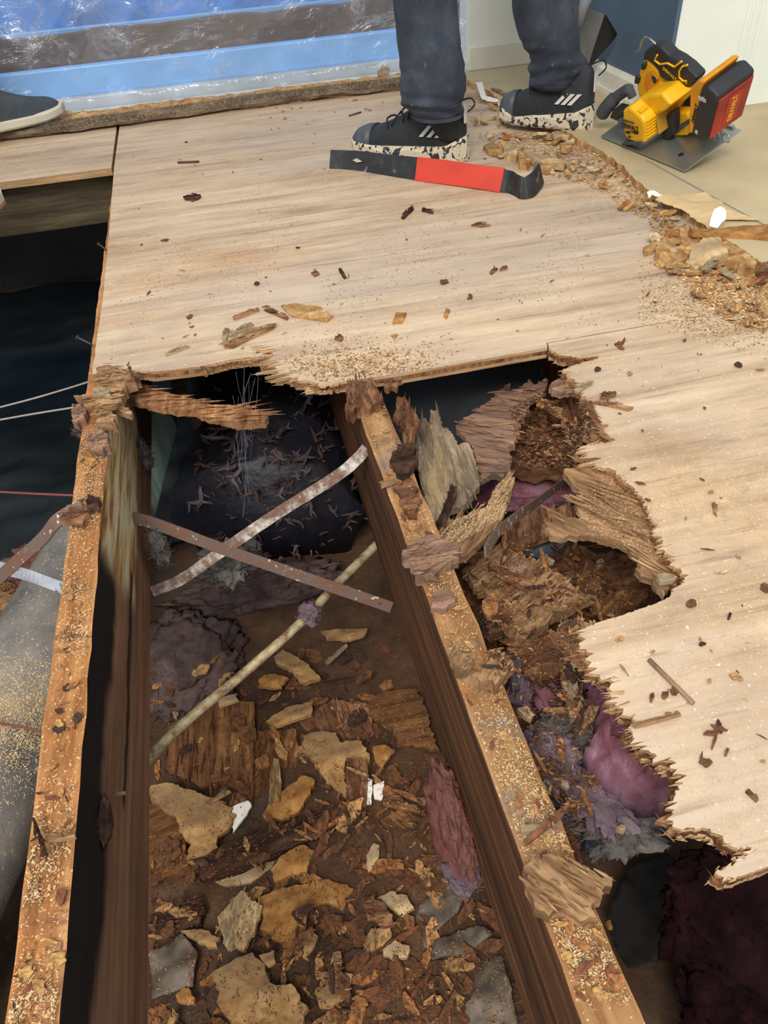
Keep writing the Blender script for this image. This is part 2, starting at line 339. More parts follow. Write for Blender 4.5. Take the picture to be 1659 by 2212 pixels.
DENIM = denim(); SKIN = plain('skin', '#b98566', .5); SHOEK = plain('black_shoe_upper', '#202327', .7, var=.2, vs=25, bump=.25, bs=120)
SHOEG = plain('slate_canvas', '#3e464d', .85, var=.12, vs=30, bump=.3, bs=200); SOLEC = plain('cream_sole', '#c9c1ae', .6, var=.08); SOLEB = plain('tan_outsole', '#a8774f', .7)
CAPK = plain('scuffed_toe_rubber', '#4a5057', .5, var=.2, vs=30); LACEK = plain('black_lace', '#1a1b1d', .8); STRIPE = plain('white_stripe', '#cfccc2', .6)
def camo():
    m, nt, b = newmat('splashed_cream_sole'); b.inputs['Roughness'].default_value = .6
    tc = nt.nodes.new('ShaderNodeTexCoord').outputs['Object']
    c = ramp(nt, noi(nt, tc, 75, 3, .5, (1, 1, .8), .8), [(.555, '#cdc0a6'), (.57, '#2a2e33')]); nt.links.new(c, b.inputs['Base Color']); return m
CAMO = camo()
def filmmat():
    m = bpy.data.materials.new('clear_plastic_sheeting'); m.use_nodes = True; nt = m.node_tree; nt.nodes.clear(); N = nt.nodes.new; L = nt.links.new
    out = N('ShaderNodeOutputMaterial'); tr = N('ShaderNodeBsdfTransparent'); tr.inputs[0].default_value = (.96, .97, .98, 1)
    g = N('ShaderNodeBsdfGlossy'); g.inputs['Roughness'].default_value = .18; d = N('ShaderNodeBsdfDiffuse'); d.inputs[0].default_value = (.88, .9, .93, 1)
    t = N('ShaderNodeBsdfTranslucent'); t.inputs[0].default_value = (.88, .9, .93, 1)
    a = N('ShaderNodeMixShader'); a.inputs[0].default_value = .5; L(d.outputs[0], a.inputs[1]); L(t.outputs[0], a.inputs[2])
    a2 = N('ShaderNodeMixShader'); a2.inputs[0].default_value = .35; L(a.outputs[0], a2.inputs[1]); L(g.outputs[0], a2.inputs[2])
    tc = N('ShaderNodeTexCoord').outputs['Object']
    f = ramp(nt, noi(nt, tc, 5, 8, .68, (.6, 1, 1.3), 1.6), [(.36, BW(.10)), (.54, BW(.18)), (.59, BW(.42)), (.63, BW(.16)), (.8, BW(.30))])
    mx = N('ShaderNodeMixShader'); L(f, mx.inputs[0]); L(tr.outputs[0], mx.inputs[1]); L(a2.outputs[0], mx.inputs[2]); L(mx.outputs[0], out.inputs[0])
    bp = N('ShaderNodeBump'); bp.inputs['Strength'].default_value = .8; bp.inputs['Distance'].default_value = .02
    L(noi(nt, tc, 7, 5, .6, dist=1.5), bp.inputs['Height']); L(bp.outputs[0], g.inputs['Normal']); L(bp.outputs[0], d.inputs['Normal'])
    return m
POLY = filmmat()
def glassm():
    m = bpy.data.materials.new('window_glass'); m.use_nodes = True; nt = m.node_tree; nt.nodes.clear(); N = nt.nodes.new; L = nt.links.new
    out = N('ShaderNodeOutputMaterial'); tr = N('ShaderNodeBsdfTransparent'); g = N('ShaderNodeBsdfGlossy'); g.inputs['Roughness'].default_value = .02
    mx = N('ShaderNodeMixShader'); mx.inputs[0].default_value = .05; L(tr.outputs[0], mx.inputs[1]); L(g.outputs[0], mx.inputs[2]); L(mx.outputs[0], out.inputs[0]); return m
GLASS = glassm()
CARPET = fluffmat('brown_carpet_pile', ['#6a5a49', '#9a866e', '#b59e80', '#c8ae88'], 220)
SAWD = plain('pale_sawdust', '#d9bf92', .9, var=.2, vs=60); SAWB = plain('brown_dust', '#8a5c34', .9, var=.3, vs=60)
WEB = plain('cobweb_silk', '#8b93a5', .8)
# ------------------------------------------------------------------ outlines with torn edges
def jag(pts, step, amp, gdir=(1, 0), rnd=None, keep=0.0):
    """subdivide a closed outline and pull its points to and fro along the grain, like torn wood"""
    rnd = rnd or random; out = []; n = len(pts); g = Vector(gdir).normalized()
    for i in range(n):
        a = Vector(pts[i][:2]); b = Vector(pts[(i + 1) % n][:2]); L = (b - a).length; k = max(1, int(L / step))
        e = (b - a).normalized() if L > 1e-6 else Vector((1, 0)); nn = Vector((-e.y, e.x))
        am = amp * (pts[i][2] if len(pts[i]) > 2 else 1.0)
        for j in range(k):
            t = (j + (rnd.uniform(-.3, .3) if j else 0)) / k
            p = a.lerp(b, t)
            if am > 0 and j: p = p + g * (rnd.uniform(-1, 1) * abs(rnd.uniform(-1, 1)) * 1.1 + .8 * noise.noise(Vector((p.x * 45, p.y * 45, am * 99)))) * am * (.35 + .65 * abs(nn.dot(g))) + nn * rnd.uniform(-.25, .25) * am
            out.append(p)
    return out
def inpoly(x, y, P):
    c = False; n = len(P); j = n - 1
    for i in range(n):
        if (P[i][1] > y) != (P[j][1] > y) and x < (P[j][0] - P[i][0]) * (y - P[i][1]) / (P[j][1] - P[i][1]) + P[i][0]: c = not c
        j = i
    return c
def slab(name, outline, zf, th, mats, parent=None, spacing=None, noise_amp=0, nf=20, smooth=False, center=True, ridge=0, dome=0, edge_mat=0, hole=None, seedv=0):
    """solid piece with the given outline (x, y); zf(x, y) is its upper face, th its thickness"""
    P = [Vector(p[:2]) for p in outline]
    xs = [p.x for p in P]; ys = [p.y for p in P]
    pts = list(P); edges = [(i, (i + 1) % len(P)) for i in range(len(P))]
    if spacing:
        x = min(xs)
        while x < max(xs):
            y = min(ys)
            while y < max(ys):
                q = Vector((x + random.uniform(-.3, .3) * spacing, y + random.uniform(-.3, .3) * spacing))
                if inpoly(q.x, q.y, P): pts.append(q)
                y += spacing
            x += spacing
    V2, E2, F2, _, _, _ = delaunay_2d_cdt(pts, edges, [], 1, 1e-6)
    F2 = [f for f in F2 if inpoly(sum(V2[i].x for i in f) / len(f), sum(V2[i].y for i in f) / len(f), P)]
    ed = {}
    for f in F2:
        for i in range(len(f)):
            e = (f[i], f[(i + 1) % len(f)]); ed[e] = 1
    bound = [e for e in ed if (e[1], e[0]) not in ed]
    R = math.sqrt((max(xs) - min(xs)) * (max(ys) - min(ys))) / 2 + 1e-6
    def dist(p):
        return min((p - q).length for q in P[::max(1, len(P) // 60)])
    top, bot = [], []
    for v in V2:
        h = zf(v.x, v.y); dn = 0
        if noise_amp: dn += noise_amp * noise.fractal(Vector((v.x * nf, v.y * nf, seedv)), .6, 2.1, 4)
        if ridge: dn += ridge * noise.noise(Vector((v.x * 12, v.y * 130, seedv)))
        if dome:
            d = min(1, dist(v) / (R * .7)); dn += dome * (math.sqrt(max(0, 1 - (1 - d) ** 2)))
        top.append(Vector((v.x, v.y, h + dn))); bot.append(Vector((v.x, v.y, h + (dn * .6 if not dome else 0) - th)))
    n = len(V2); faces = [tuple(f) for f in F2] + [tuple(i + n for i in f[::-1]) for f in F2] + [(a, a + n, b + n, b) for a, b in bound]
    mi = [0] * len(F2) + [edge_mat] * (len(F2) + len(bound))
    o = mesh(name, top + bot, faces, mats, parent, smooth=smooth, center=center, mi=mi)
    return o
def piece(name, px, z, th, mat, label, cat, tilt=(0, 0), group=None, jagA=.004, step=.006, grain=0, noise_amp=.003, ridge=.0012, nf=22, spacing=None, dome=0, smooth=False, parent=None, mat2=None, fib=None):
    """a loose piece of wood (or batt) resting on a tilted plane through z; px: where its corners are seen"""
    if cat == 'wood chunk': jagA = max(jagA, .005); noise_amp = max(noise_amp, .006); step = min(step, .004); spacing = .0035
    mx = sum(p[0] for p in px) / len(px); my = sum(p[1] for p in px) / len(px)
    c = Z(mx, my, z); tx, ty = tilt; nrm = np.array([-tx, -ty, 1.0]); o3 = np.array([0, 0, H]); cc = np.array(c)
    out = []
    for p in px:
        w = ray(*p[:2]); t = nrm @ (cc - o3) / (nrm @ w); q = o3 + w * t; out.append(q)
    cg, sg = math.cos(-grain), math.sin(-grain)
    loc = [((q[0] - c.x) * cg - (q[1] - c.y) * sg, (q[0] - c.x) * sg + (q[1] - c.y) * cg) for q in out]
    rnd = random.Random(int(mx * 7 + my * 13)); lo = jag(loc, step, jagA, rnd=rnd)
    def zf(x, y):
        X = x * cg + y * sg; Y = -x * sg + y * cg
        return tx * X + ty * Y
    area_ = (max(p[0] for p in loc) - min(p[0] for p in loc)) * (max(p[1] for p in loc) - min(p[1] for p in loc))
    sp = spacing or max(.006, math.sqrt(area_) / 16)
    ms = [mat, mat2] if mat2 else [mat]
    o = slab(name, lo, zf, th, ms, None, sp, noise_amp, nf, smooth, False, ridge, dome, 1 if mat2 else 0, seedv=mx * .37)
    nf_ = fib if fib is not None else (int(min(60, max(4, 14000 * area_))) if (not dome and not smooth and 'wood' in mat.name + ('wood' if grain else '') and area_ > 4e-5) else 0)
    if nf_:
        me = o.data; V = [v.co.copy() for v in me.vertices]; Fc = [tuple(p.vertices) for p in me.polygons]; mi = [p.material_index for p in me.polygons]
        rx = max(p[0] for p in loc) - min(p[0] for p in loc); c_ = 0; t_ = 0
        while c_ < nf_ and t_ < nf_ * 20:
            t_ += 1; x = rnd.uniform(min(p[0] for p in loc), max(p[0] for p in loc)); y = rnd.uniform(min(p[1] for p in loc), max(p[1] for p in loc))
            if not inpoly(x, y, lo): continue
            L = rx * rnd.uniform(.08, .32); wd_ = rnd.uniform(.0008, .0022); hh = zf(x, y) + noise_amp * .5; a = rnd.gauss(0, .10); dx, dy = math.cos(a) * L / 2, math.sin(a) * L / 2; lift = rnd.uniform(-.0005, .003); sl = rnd.uniform(-.10, .10) * L
            p0 = Vector((x - dx, y - dy, hh + lift - sl)); p1 = Vector((x + dx, y + dy, hh + lift + sl)); sd_ = Vector((-math.sin(a), math.cos(a), 0)) * wd_; up_ = Vector((0, 0, wd_ * 1.4)); b_ = len(V)
            V += [p0 - sd_ * .4, p0 + sd_ * .4, p0 + up_ * .5, (p0 + p1) / 2 - sd_, (p0 + p1) / 2 + sd_, (p0 + p1) / 2 + up_, p1]
            q_ = [(0, 3, 5, 2), (2, 5, 4, 1), (1, 4, 3, 0), (3, 6, 5), (5, 6, 4), (4, 6, 3), (0, 2, 1)]
            Fc += [tuple(i + b_ for i in f) for f in q_]; mi += [0] * 7; c_ += 1
        me.clear_geometry(); me.from_pydata(V, [], Fc); me.polygons.foreach_set('material_index', mi); me.update()
    me = o.data; vs = np.zeros(len(me.vertices) * 3); me.vertices.foreach_get('co', vs); vs = vs.reshape(-1, 3)
    o.location = (c.x, c.y, c.z); o.rotation_euler.z = grain
    return tag(o, label, cat, group)
# ------------------------------------------------------------------ the room
FT = .018
def flat(name, out, z1, th, mats, kind='structure', spacing=.12, **k):
    o = slab(name, out, lambda x, y: z1, th, mats, None, spacing, center=False, edge_mat=1, **k); o['kind'] = kind; return o
c0 = Z(0, 390, FT); c1 = Z(248, 363, FT)
flat('floor', jag([(-1.75, c0.y), (-.2735, c1.y + .004), (-.2755, 2.74), (-1.75, 2.74)], .05, .0), FT, FT, [PLY, PLY_EDGE])
zz = lambda L, s=1.0: [tuple(Z(x, y, FT)[:2]) + (a,) for x, y, a in L]
# sheet reaching back to the window: straight sides, cut and torn front edge
back = [(-.266, 2.74, 0), (-.2665, 2.175, 0), (-.2600, 1.8, .1), (-.2555, 1.4, .1), (-.2585, 1.1, .3)] + zz([
    (224, 801, 1.0), (262, 806, 1), (300, 801, .5), (332, 803, .1), (400, 795, .2), (448, 789, .6), (500, 776, .8), (545, 772, 1), (575, 768, 1.5), (540, 748, 1.5), (566, 745, 2), (590, 762, 4), (602, 784, 4), (622, 812, 3),
    (652, 822, 2), (690, 832, 2), (730, 826, .8), (800, 816, .1), (870, 806, .1), (1020, 780, .1), (1183, 751, 0)]) + [(.4495, .9645, 0), (2.3, .9645, 0), (2.3, 2.74, 0)]
def ply(name, outline, shift, amps, jstep=.005, mats=(PLY, PLY_EDGE, PLY_CORE), parent=None):
    root = empty(name, (0, 0, 0)); root['kind'] = 'structure'
    for i, (nm, z1, th) in enumerate((('face_ply', FT, .005), ('core_ply', FT - .0052, .0066), ('back_ply', FT - .0120, .0060))):
        rnd = random.Random(31 + i); o2 = [(p[0] + shift[i] * (p[2] > .25) * min(1.5, p[2]) * rnd.uniform(.3, 1.2), p[1] + shift[i] * .25 * (p[2] > .25) * rnd.uniform(-1, 1), p[2]) for p in outline]
        s = jag(o2, jstep, amps[i], rnd=rnd)
        V, Fc = [], []
        for j in range(len(s)):
            a_ = s[j]; near = min(((a_ - Vector(q[:2])).length, q[2]) for q in o2)
            if near[1] < .5 or near[0] > .05 or a_.x > .9: continue
            for _ in range(2):
                if rnd.random() < .68: continue
                L = rnd.uniform(.002, .011) * min(1.3, near[1]); an = rnd.gauss(0, .18) + (0 if i != 1 else rnd.choice((-1.2, -.9, 1.0))); w_ = rnd.uniform(.0005, .0014)
                c_ = Vector((a_.x, a_.y + rnd.uniform(-.002, .002), z1 - th * rnd.uniform(.1, .9))); d_ = Vector((math.cos(an), math.sin(an), rnd.uniform(-.15, .12))) * L; s_ = Vector((0, w_, 0)); b_ = len(V)
                V += [c_ - d_ * .7, c_ + d_ - s_, c_ + d_ + s_, c_ + d_ + Vector((0, 0, w_ * 1.5)), c_ - s_ * .8, c_ + s_ * .8, c_ + Vector((0, 0, w_ * 1.3))]
                Fc += [tuple(k + b_ for k in f) for f in ((0, 4, 6), (0, 6, 5), (0, 5, 4), (4, 1, 3, 6), (6, 3, 2, 5), (5, 2, 1, 4), (1, 2, 3))]
        if V: mesh('edge_splinters', V, Fc, [mats[1], mats[2]][i == 1], root, center=False)['kind'] = 'stuff'
        o = slab(nm, s, lambda x, y: z1, th, [mats[0] if i == 0 else mats[2] if i == 1 else mats[1], mats[1] if i != 1 else mats[2]], root, .1 if i == 0 else .2, center=False, edge_mat=1)
    return root
ply('floor', back, (0, .002, .004), (.009, .009, .009), .0024)
hole = zz([(1186, 753, .4), (1212, 768, 1), (1245, 772, 1), (1282, 768, 1), (1290, 775, .6), (1262, 783, 1), (1218, 797, 1.6), (1232, 812, 1), (1256, 845, 1), (1268, 870, 1), (1280, 905, 1), (1300, 935, 1), (1330, 950, .8), (1256, 964, 2),
    (1270, 985, 2), (1300, 1010, 1), (1322, 1014, .6), (1352, 1040, .6), (1385, 1072, .6), (1398, 1100, .6), (1420, 1140, 1), (1436, 1190, .9), (1470, 1228, .9), (1478, 1248, .8), (1448, 1288, .4), (1420, 1302, .3), (1352, 1326, .3), (1300, 1342, .5), (1262, 1358, 1.2),
    (1248, 1372, 1.5), (1250, 1392, 1.5), (1278, 1430, 1.3), (1296, 1462, 1.5), (1338, 1464, 1.5), (1320, 1500, 1.5), (1340, 1530, 1.5), (1372, 1556, 1.5), (1366, 1580, 1.5), (1400, 1610, 1.5), (1410, 1640, 1.5), (1448, 1660, 1.5), (1476, 1690, 1.4), (1442, 1732, 1.2), (1452, 1772, 1),
    (1472, 1792, .8), (1500, 1788, .6), (1535, 1790, .6), (1562, 1812, .8), (1590, 1832, .8), (1624, 1830, 1), (1612, 1848, 1.2), (1545, 1884, .8), (1560, 1904, .6), (1600, 1893, .2), (1659, 1872, .1), (1750, 1830, 0)])
front = [(.4515, .9625, 0)] + hole + [(1.9, .13, 0), (2.3, .13, 0), (2.3, .9625, 0)]
ply('floor', front, (0, -.002, .001), (.0085, .0095, .009), .0022)
# particle-board underlayment with a ragged broken edge
ue = [(1000, 172), (1048, 196), (1100, 232), (1165, 262), (1232, 292), (1290, 325), (1342, 359), (1370, 391), (1400, 415), (1432, 431), (1474, 452), (1512, 480), (1545, 508), (1582, 530), (1622, 556), (1659, 580), (1760, 640)]
uo = [tuple(Z(x, y, .03)[:2]) + (1,) for x, y in ue]
uo = [(p[0], p[1], 1) for p in uo] + [(2.3, uo[-1][1] - .05, 0), (2.3, 2.66, 0), (uo[0][0], 2.66, 0)]
flat('floor', jag(uo, .010, .006, (1, .3), random.Random(5)), .034, .0158, [UNDER, CRUMB], spacing=.08)
# joint line in the underlayment
j1, j2 = Z(1395, 345, .035), Z(1659, 490, .035)
v, f = ribbonv([j1, j2], .0025, .001, (1, 0, 0)); mesh('floor_joint', v, f, GROOVE)['kind'] = 'structure'
# walls
YB = 2.66
wx = YP(1012, 120, YB).x
box('wall_back', (wx, YB, 0), (1.30, YB + .1, .9), WALLW)['kind'] = 'structure'
box('wall_back', (-1.75, YB + .02, -.02), (wx, YB + .1, .035), TRIMW)['kind'] = 'structure'
bb = YP(1040, 98, YB).z
o = box('baseboard_back', (wx, YB - .012, .034), (1.152, YB, bb), TRIMW, bev=.003); o['kind'] = 'structure'
XR = 1.152
XLD = YP(1456, 100, 1.93).x
box('wall_right', (XR, 1.925, 0), (XLD - .0005, YB + .1, .9), WALLB)['kind'] = 'structure'
bt = XP(1330, 146, XR).z
prof = [(0, .036), (-.014, .036), (-.014, bt - .012), (-.009, bt - .006), (-.006, bt), (0, bt)]
V, Fc = [], []
for y in (1.935, YB - .012):
    V += [(XR + a, y, b) for a, b in prof]
Fc = [(i, (i + 1) % 6, 6 + (i + 1) % 6, 6 + i) for i in range(6)] + [tuple(range(6)), tuple(range(6, 12))]
fixn(mesh('baseboard_right', V, Fc, TRIMW))['kind'] = 'structure'
box('trim_1', (XR - .022, 1.94, .034), (XR - .014, YB - .012, .046), TRIMW)['kind'] = 'structure'
YD = 1.93
xl = YP(1456, 100, YD).x; zb = YP(1590, 237, YD).z
dr = empty('door_1', (xl, YD, zb)); dr['kind'] = 'structure'
box('door_leaf', (xl, YD, zb), (2.2, YD + .04, .9), DOORW, dr, .003)
for x in (1605, 1620, 1634):
    a = YP(x, 60, YD).x; box('moulding', (a, YD - .004, zb), (a + .010, YD + .001, .9), DOORW, dr, .002)
box('wall_door', (XR + .102, 1.972, 0), (2.3, 2.03, .9), WALLW)['kind'] = 'structure'
# window: bottom rail, glass, what is outside
YW = 2.80
win = empty('window_1', (-.2, YW, .03)); win['kind'] = 'structure'
zr = YP(400, 118, YW).z; zr1 = YP(400, 180, YW).z
box('window_rail', (-1.75, YW, zr1), (wx, YW + .04, zr), RAIL, win, .004)
box('window_sill', (-1.75, YW - .03, -.02), (wx, YW + .05, zr1 + .001), plain('bluish_grey_sill_paint', '#b4bfca', .5), win, .004)
box('window_jamb', (wx - .04, YW - .02, -.02), (wx, YW + .05, .9), RAIL, win, .004)
box('window_pane', (-1.75, YW + .018, zr), (wx - .04, YW + .022, .9), GLASS, win)
YO = 3.25
bz0 = YP(400, 46, YO).z
def rowz(px, py): return YP(px, py, YO)
pts = [(-1.9, 0)] + [(1.4, 0)]
top = []
for i in range(60):
    x = 1.4 - 3.3 * i / 59; top.append((x, bz0 + .012 * noise.noise(Vector((x * 5, 3, 0))) + .006 * noise.noise(Vector((x * 19, 3, 0)))))
V = []; n = len(top)
for y in (YO, YO + .05):
    V += [(x, y, z) for x, z in top] + [(x, y, -.3) for x, z in top]
Fc = []
for i in range(n - 1):
    Fc += [(i, i + 1, n + i + 1, n + i), (2 * n + i, 3 * n + i, 3 * n + i + 1, 2 * n + i + 1), (i, 2 * n + i, 2 * n + i + 1, i + 1)]
tag(fixn(mesh('brown_barrier', V, Fc, BROWNT)), 'low brown wavy-topped barrier outside, seen through the window plastic', 'barrier')
z1 = YP(400, 34, 3.5).z
o = box('outdoor_rail', (-2, 3.44, z1 - .012), (1.6, 3.47, z1 + .008), RAIL, bev=.003); tag(o, 'thin pale blue rail in front of the blue sheet outside the window', 'rail')
V, Fc = [], []
nx, nz = 60, 30
for j in range(nz + 1):
    for i in range(nx + 1):
        x = -2.2 + 4.2 * i / nx; z = -.1 + 1.3 * j / nz
        V.append((x, 3.6 + .5 * j / nz + .03 * noise.fractal(Vector((x * 4, z * 4, 1)), .6, 2, 4), z))
for j in range(nz):
    for i in range(nx):
        a = j * (nx + 1) + i; Fc.append((a, a + 1, a + nx + 2, a + nx + 1))
o = mesh('blue_tarp', V, Fc, BLUET, smooth=True); m = o.modifiers.new('thick', 'SOLIDIFY'); m.thickness = .004
tag(o, 'bright blue crumpled tarp hanging outdoors beyond the window', 'tarp')
# plastic sheeting hung over the window
V, Fc = [], []; nx, nz = 170, 60
xe = YP(1036, 60, 2.62).x
for j in range(nz + 1):
    for i in range(nx + 1):
        x = -1.7 + (xe + 1.7) * i / nx; t = j / nz
        yb = 2.735; z = .012 + .9 * t ** 1.15
        fl = max(0, 1 - z / .07)
        y = yb - .05 * fl ** 1.3 * (1 + .5 * noise.noise(Vector((x * 5, 0, 0)))) - .01
        y += .022 * noise.fractal(Vector((x * 3.2 + z * 2, z * 2.4, 5)), .55, 2.2, 5) * (1 - .5 * fl)
        z += .030 * noise.noise(Vector((x * 4, 2, 2))) * fl + .034 * fl
        if i > nx - 12: y -= .05 * ((i - nx + 12) / 12) ** 1.5
        V.append((x, y, z))
for j in range(nz):
    for i in range(nx):
        a = j * (nx + 1) + i; Fc.append((a, a + 1, a + nx + 2, a + nx + 1))
tag(mesh('plastic_sheeting', V, Fc, POLY, smooth=True), 'wrinkled clear plastic sheeting taped over the window and flaring onto the sill', 'plastic sheet')
# rolled carpet edge along the window
V, Fc = [], []; n = 220; k = 12
for i in range(n + 1):
    t = i / n; x = -1.3 + 1.98 * t; b = Z(430, 243, FT).y if False else 0
    yc = 2.60 + .012 * math.sin(x * 5) + .02 * noise.noise(Vector((x * 3, 7, 0)))
    for q in range(k):
        a = 2 * math.pi * q / k; r = .021 * (1 + .45 * noise.noise(Vector((x * 9, q * .7, 1)))) + .004 * noise.noise(Vector((x * 160, q * 5, 2)))
        V.append((x, yc + math.cos(a) * r * 1.25, FT + .016 + math.sin(a) * r * .72))
for i in range(n):
    for q in range(k): Fc.append((i * k + q, i * k + (q + 1) % k, (i + 1) * k + (q + 1) % k, (i + 1) * k + q))
Fc += [tuple(range(k)), tuple(n * k + q for q in range(k))]
cs = mesh('carpet_strip', V, Fc, CARPET); tag(cs, 'frayed grey-brown strip of carpet lying on the plywood along the window', 'carpet strip')
parts = []
rnd = random.Random(3)
for i in range(9000):
    x = rnd.uniform(-1.0, .68); a = rnd.uniform(.1, 3.0); yc = 2.60 + .012 * math.sin(x * 5) + .02 * noise.noise(Vector((x * 3, 7, 0)))
    p = Vector((x, yc + math.cos(a) * .025, FT + .016 + math.sin(a) * .014)); d = Vector((rnd.uniform(-.5, .5), math.cos(a), math.sin(a))).normalized() * rnd.uniform(.004, .009); s = Vector((.0009, 0, .0005))
    parts.append(([p - s, p + s, p + d, p + Vector((0, .001, 0))], [(0, 1, 2), (1, 3, 2), (3, 0, 2)]))
v, f = join(parts); mesh('carpet_pile', v, f, CARPET, cs)['kind'] = 'stuff'
sill = [(-1.0, 2.61), (.70, 2.60), (.74, 2.66), (.7, 2.71), (-1.0, 2.735)]
o = slab('rotten_sill_strip', jag([p + (1,) for p in sill], .012, .012), lambda x, y: .040, .022, [CRUMB], None, .02, .01, 14, ridge=.002)
tag(o, 'crumbling tan strip of rotten wood between the carpet edge and window plastic', 'wood strip')
# ------------------------------------------------------------------ joists and crawlspace
def joist(name, x0, x1, y0, y1, side, top, label, z0=-.235, z1=-.0002, axis=1, group=None):
    n = int((y1 - y0) / .02); V, Fc, mi = [], [], []; rnd = random.Random(int(abs(x0) * 997))
    prof0 = [(0, z1, 1), (1, z1, 1), (1, z1 - .02, 0), (1, (z0 + z1) / 2, 0), (1, z0, 0), (0, z0, 0), (0, (z0 + z1) / 2, 0), (0, z1 - .02, 0)]
    for i in range(n + 1):
        y = y0 + (y1 - y0) * i / n
        for q, (a, z, t) in enumerate(prof0):
            x = x0 + (x1 - x0) * a
            if q in (0, 1): x += .0022 * noise.noise(Vector((y * 22, q * 9, x0))) ; z += -.003 + .0028 * noise.noise(Vector((y * 18, q * 5, x0)))
            elif z > z0: x += .0008 * noise.noise(Vector((y * 9, q * 9, x0)))
            V.append((x, y, z) if axis == 1 else (y, x, z))
    for i in range(n):
        for q in range(8):
            Fc.append((i * 8 + q, i * 8 + (q + 1) % 8, (i + 1) * 8 + (q + 1) % 8, (i + 1) * 8 + q)); mi.append(1 if q == 0 else 0)
    Fc += [tuple(range(8)), tuple(n * 8 + q for q in range(8))]; mi += [0, 0]
    o = mesh(name, V, Fc, [side, top], None, center=False, mi=mi); fixn(o)
    return tag(o, label, 'joist', group)
AX0, AX1, BX0, BX1 = -.273, -.233, .132, .174
joist('floor_joist', AX0, AX1, -.15, 2.55, JA, JTOP, 'orange-topped floor joist with black stain and pale mould on its side')
joist('floor_joist', BX0, BX1, -.15, 2.55, JB, JTOPB, 'weathered floor joist with cracked top running between the middle bay and the torn hole')
joist('floor_joist', -.685, -.645, -.15, 2.19, DARKJY, DARKJY, 'dark joist at the far side of the open pit by the slate shoe')
joist('floor_joist', .540, .580, -.15, 2.55, ROT, ROT, 'red-brown rotten joist glimpsed beneath the torn plywood sheet')
hb = YP(140, 487, 2.23).z
joist('header_joist', 2.225, 2.265, -.645, AX0, DARKJ, DARKJ, 'brown header board closing the far end of the open pit', z0=hb, axis=0)
# pale ledger strip fixed low on the face of the header
lz = YP(140, 440, 2.222).z
o = box('ledger_strip', (-.64, 2.205, hb), (AX0 - .002, 2.226, lz), DARKJ, bev=.002); tag(o, 'paler ledger strip along the bottom of the pit header board', 'board')
def gh(x, y):
    v = -.60 + .018 * noise.fractal(Vector((x * 4, y * 4, 3)), .6, 2, 4)
    v += .035 * math.exp(-((x - .0) ** 2 / .03 + (y - .45) ** 2 / .10))
    return v
V, Fc = [], []; nx, ny = 150, 170
for j in range(ny + 1):
    for i in range(nx + 1):
        x = -1.9 + 4.2 * i / nx; y = -1.0 + 4.4 * j / ny; V.append((x, y, gh(x, y) + .004 * noise.noise(Vector((x * 40, y * 40, 1)))))
for j in range(ny):
    for i in range(nx):
        a = j * (nx + 1) + i; Fc.append((a, a + 1, a + nx + 2, a + nx + 1))
mesh('ground', V, Fc, DIRT, smooth=True, center=False)['kind'] = 'structure'
for nm, lo, hi in (('wall_unseen_back', (-1.9, 3.0, -.7), (2.3, 3.1, -.03)), ('wall_unseen_left', (-1.9, -1, -.7), (-1.8, 3.0, -.01)), ('wall_unseen_right', (2.25, -1, -.7), (2.35, 3.0, -.01))):
    box(nm, lo, hi, plain(nm + '_concrete', '#3a3a38', .9))['kind'] = 'structure'  # unseen walls added to keep ambient light out of the crawlspace
V, Fc = [], []; nx, ny = 40, 60
for j in range(ny + 1):
    for i in range(nx + 1):
        x = -1.1 + 2.0 * i / nx; y = 1.32 + 1.6 * j / ny + .05 * noise.noise(Vector((x * 4, 1, 1))); V.append((x, y, gh(x, y) + .02 + .03 * abs(noise.fractal(Vector((x * 5, y * 3, 7)), .6, 2, 4))))
for j in range(ny):
    for i in range(nx):
        a = j * (nx + 1) + i; Fc.append((a, a + 1, a + nx + 2, a + nx + 1))
tag(mesh('vapour_barrier', V, Fc, plain('black_vapour_barrier', '#0e181c', .45, var=.3, vs=5), smooth=True), 'rumpled black plastic sheet covering the dirt at the far end of the pit', 'plastic sheet')
def duct(name, a, b, r0, r1, mat, label, sq=1.0, rib=0, lump=.1, cat='duct', nseg=50, k=28, fr=5):
    a = Vector(a); b = Vector(b); d = (b - a).normalized(); s = d.cross(Vector((0, 0, 1))).normalized(); u = s.cross(d).normalized(); V, Fc = [], []
    for i in range(nseg + 1):
        t = i / nseg; c = a.lerp(b, t); r = r0 + (r1 - r0) * t
        for q in range(k):
            an = 2 * math.pi * q / k; e = 1 + lump * noise.fractal(Vector((c.x * fr + math.cos(an), c.y * fr + math.sin(an), c.z * fr)), .6, 2.1, 4) + rib * math.cos(t * nseg * 1.6)
            cx, sx = math.cos(an), math.sin(an); e *= 1.0 / max(abs(cx) ** (2 / sq) + abs(sx) ** (2 / sq), 1e-6) ** (sq / 2) if sq != 1 else 1
            V.append(c + s * cx * r * e + u * sx * r * e)
    for i in range(nseg):
        for q in range(k): Fc.append((i * k + q, i * k + (q + 1) % k, (i + 1) * k + (q + 1) % k, (i + 1) * k + q))
    Fc += [tuple(range(k))[::-1], tuple(nseg * k + q for q in range(k))]
    return tag(mesh(name, V, Fc, mat, None, smooth=True), label, cat)
e1, e2 = Z(0, 1400, -.42), Z(158, 1120, -.42)
dd = (e2 - e1).normalized(); sd = Vector((dd.y, -dd.x, 0)) * .088
duct('insulated_duct', e1 - dd * .9 + sd, e2 - dd * .02 + sd, .125, .088, LDUCT, 'thick grey duct strewn with sawdust below the orange-topped joist', lump=.05)
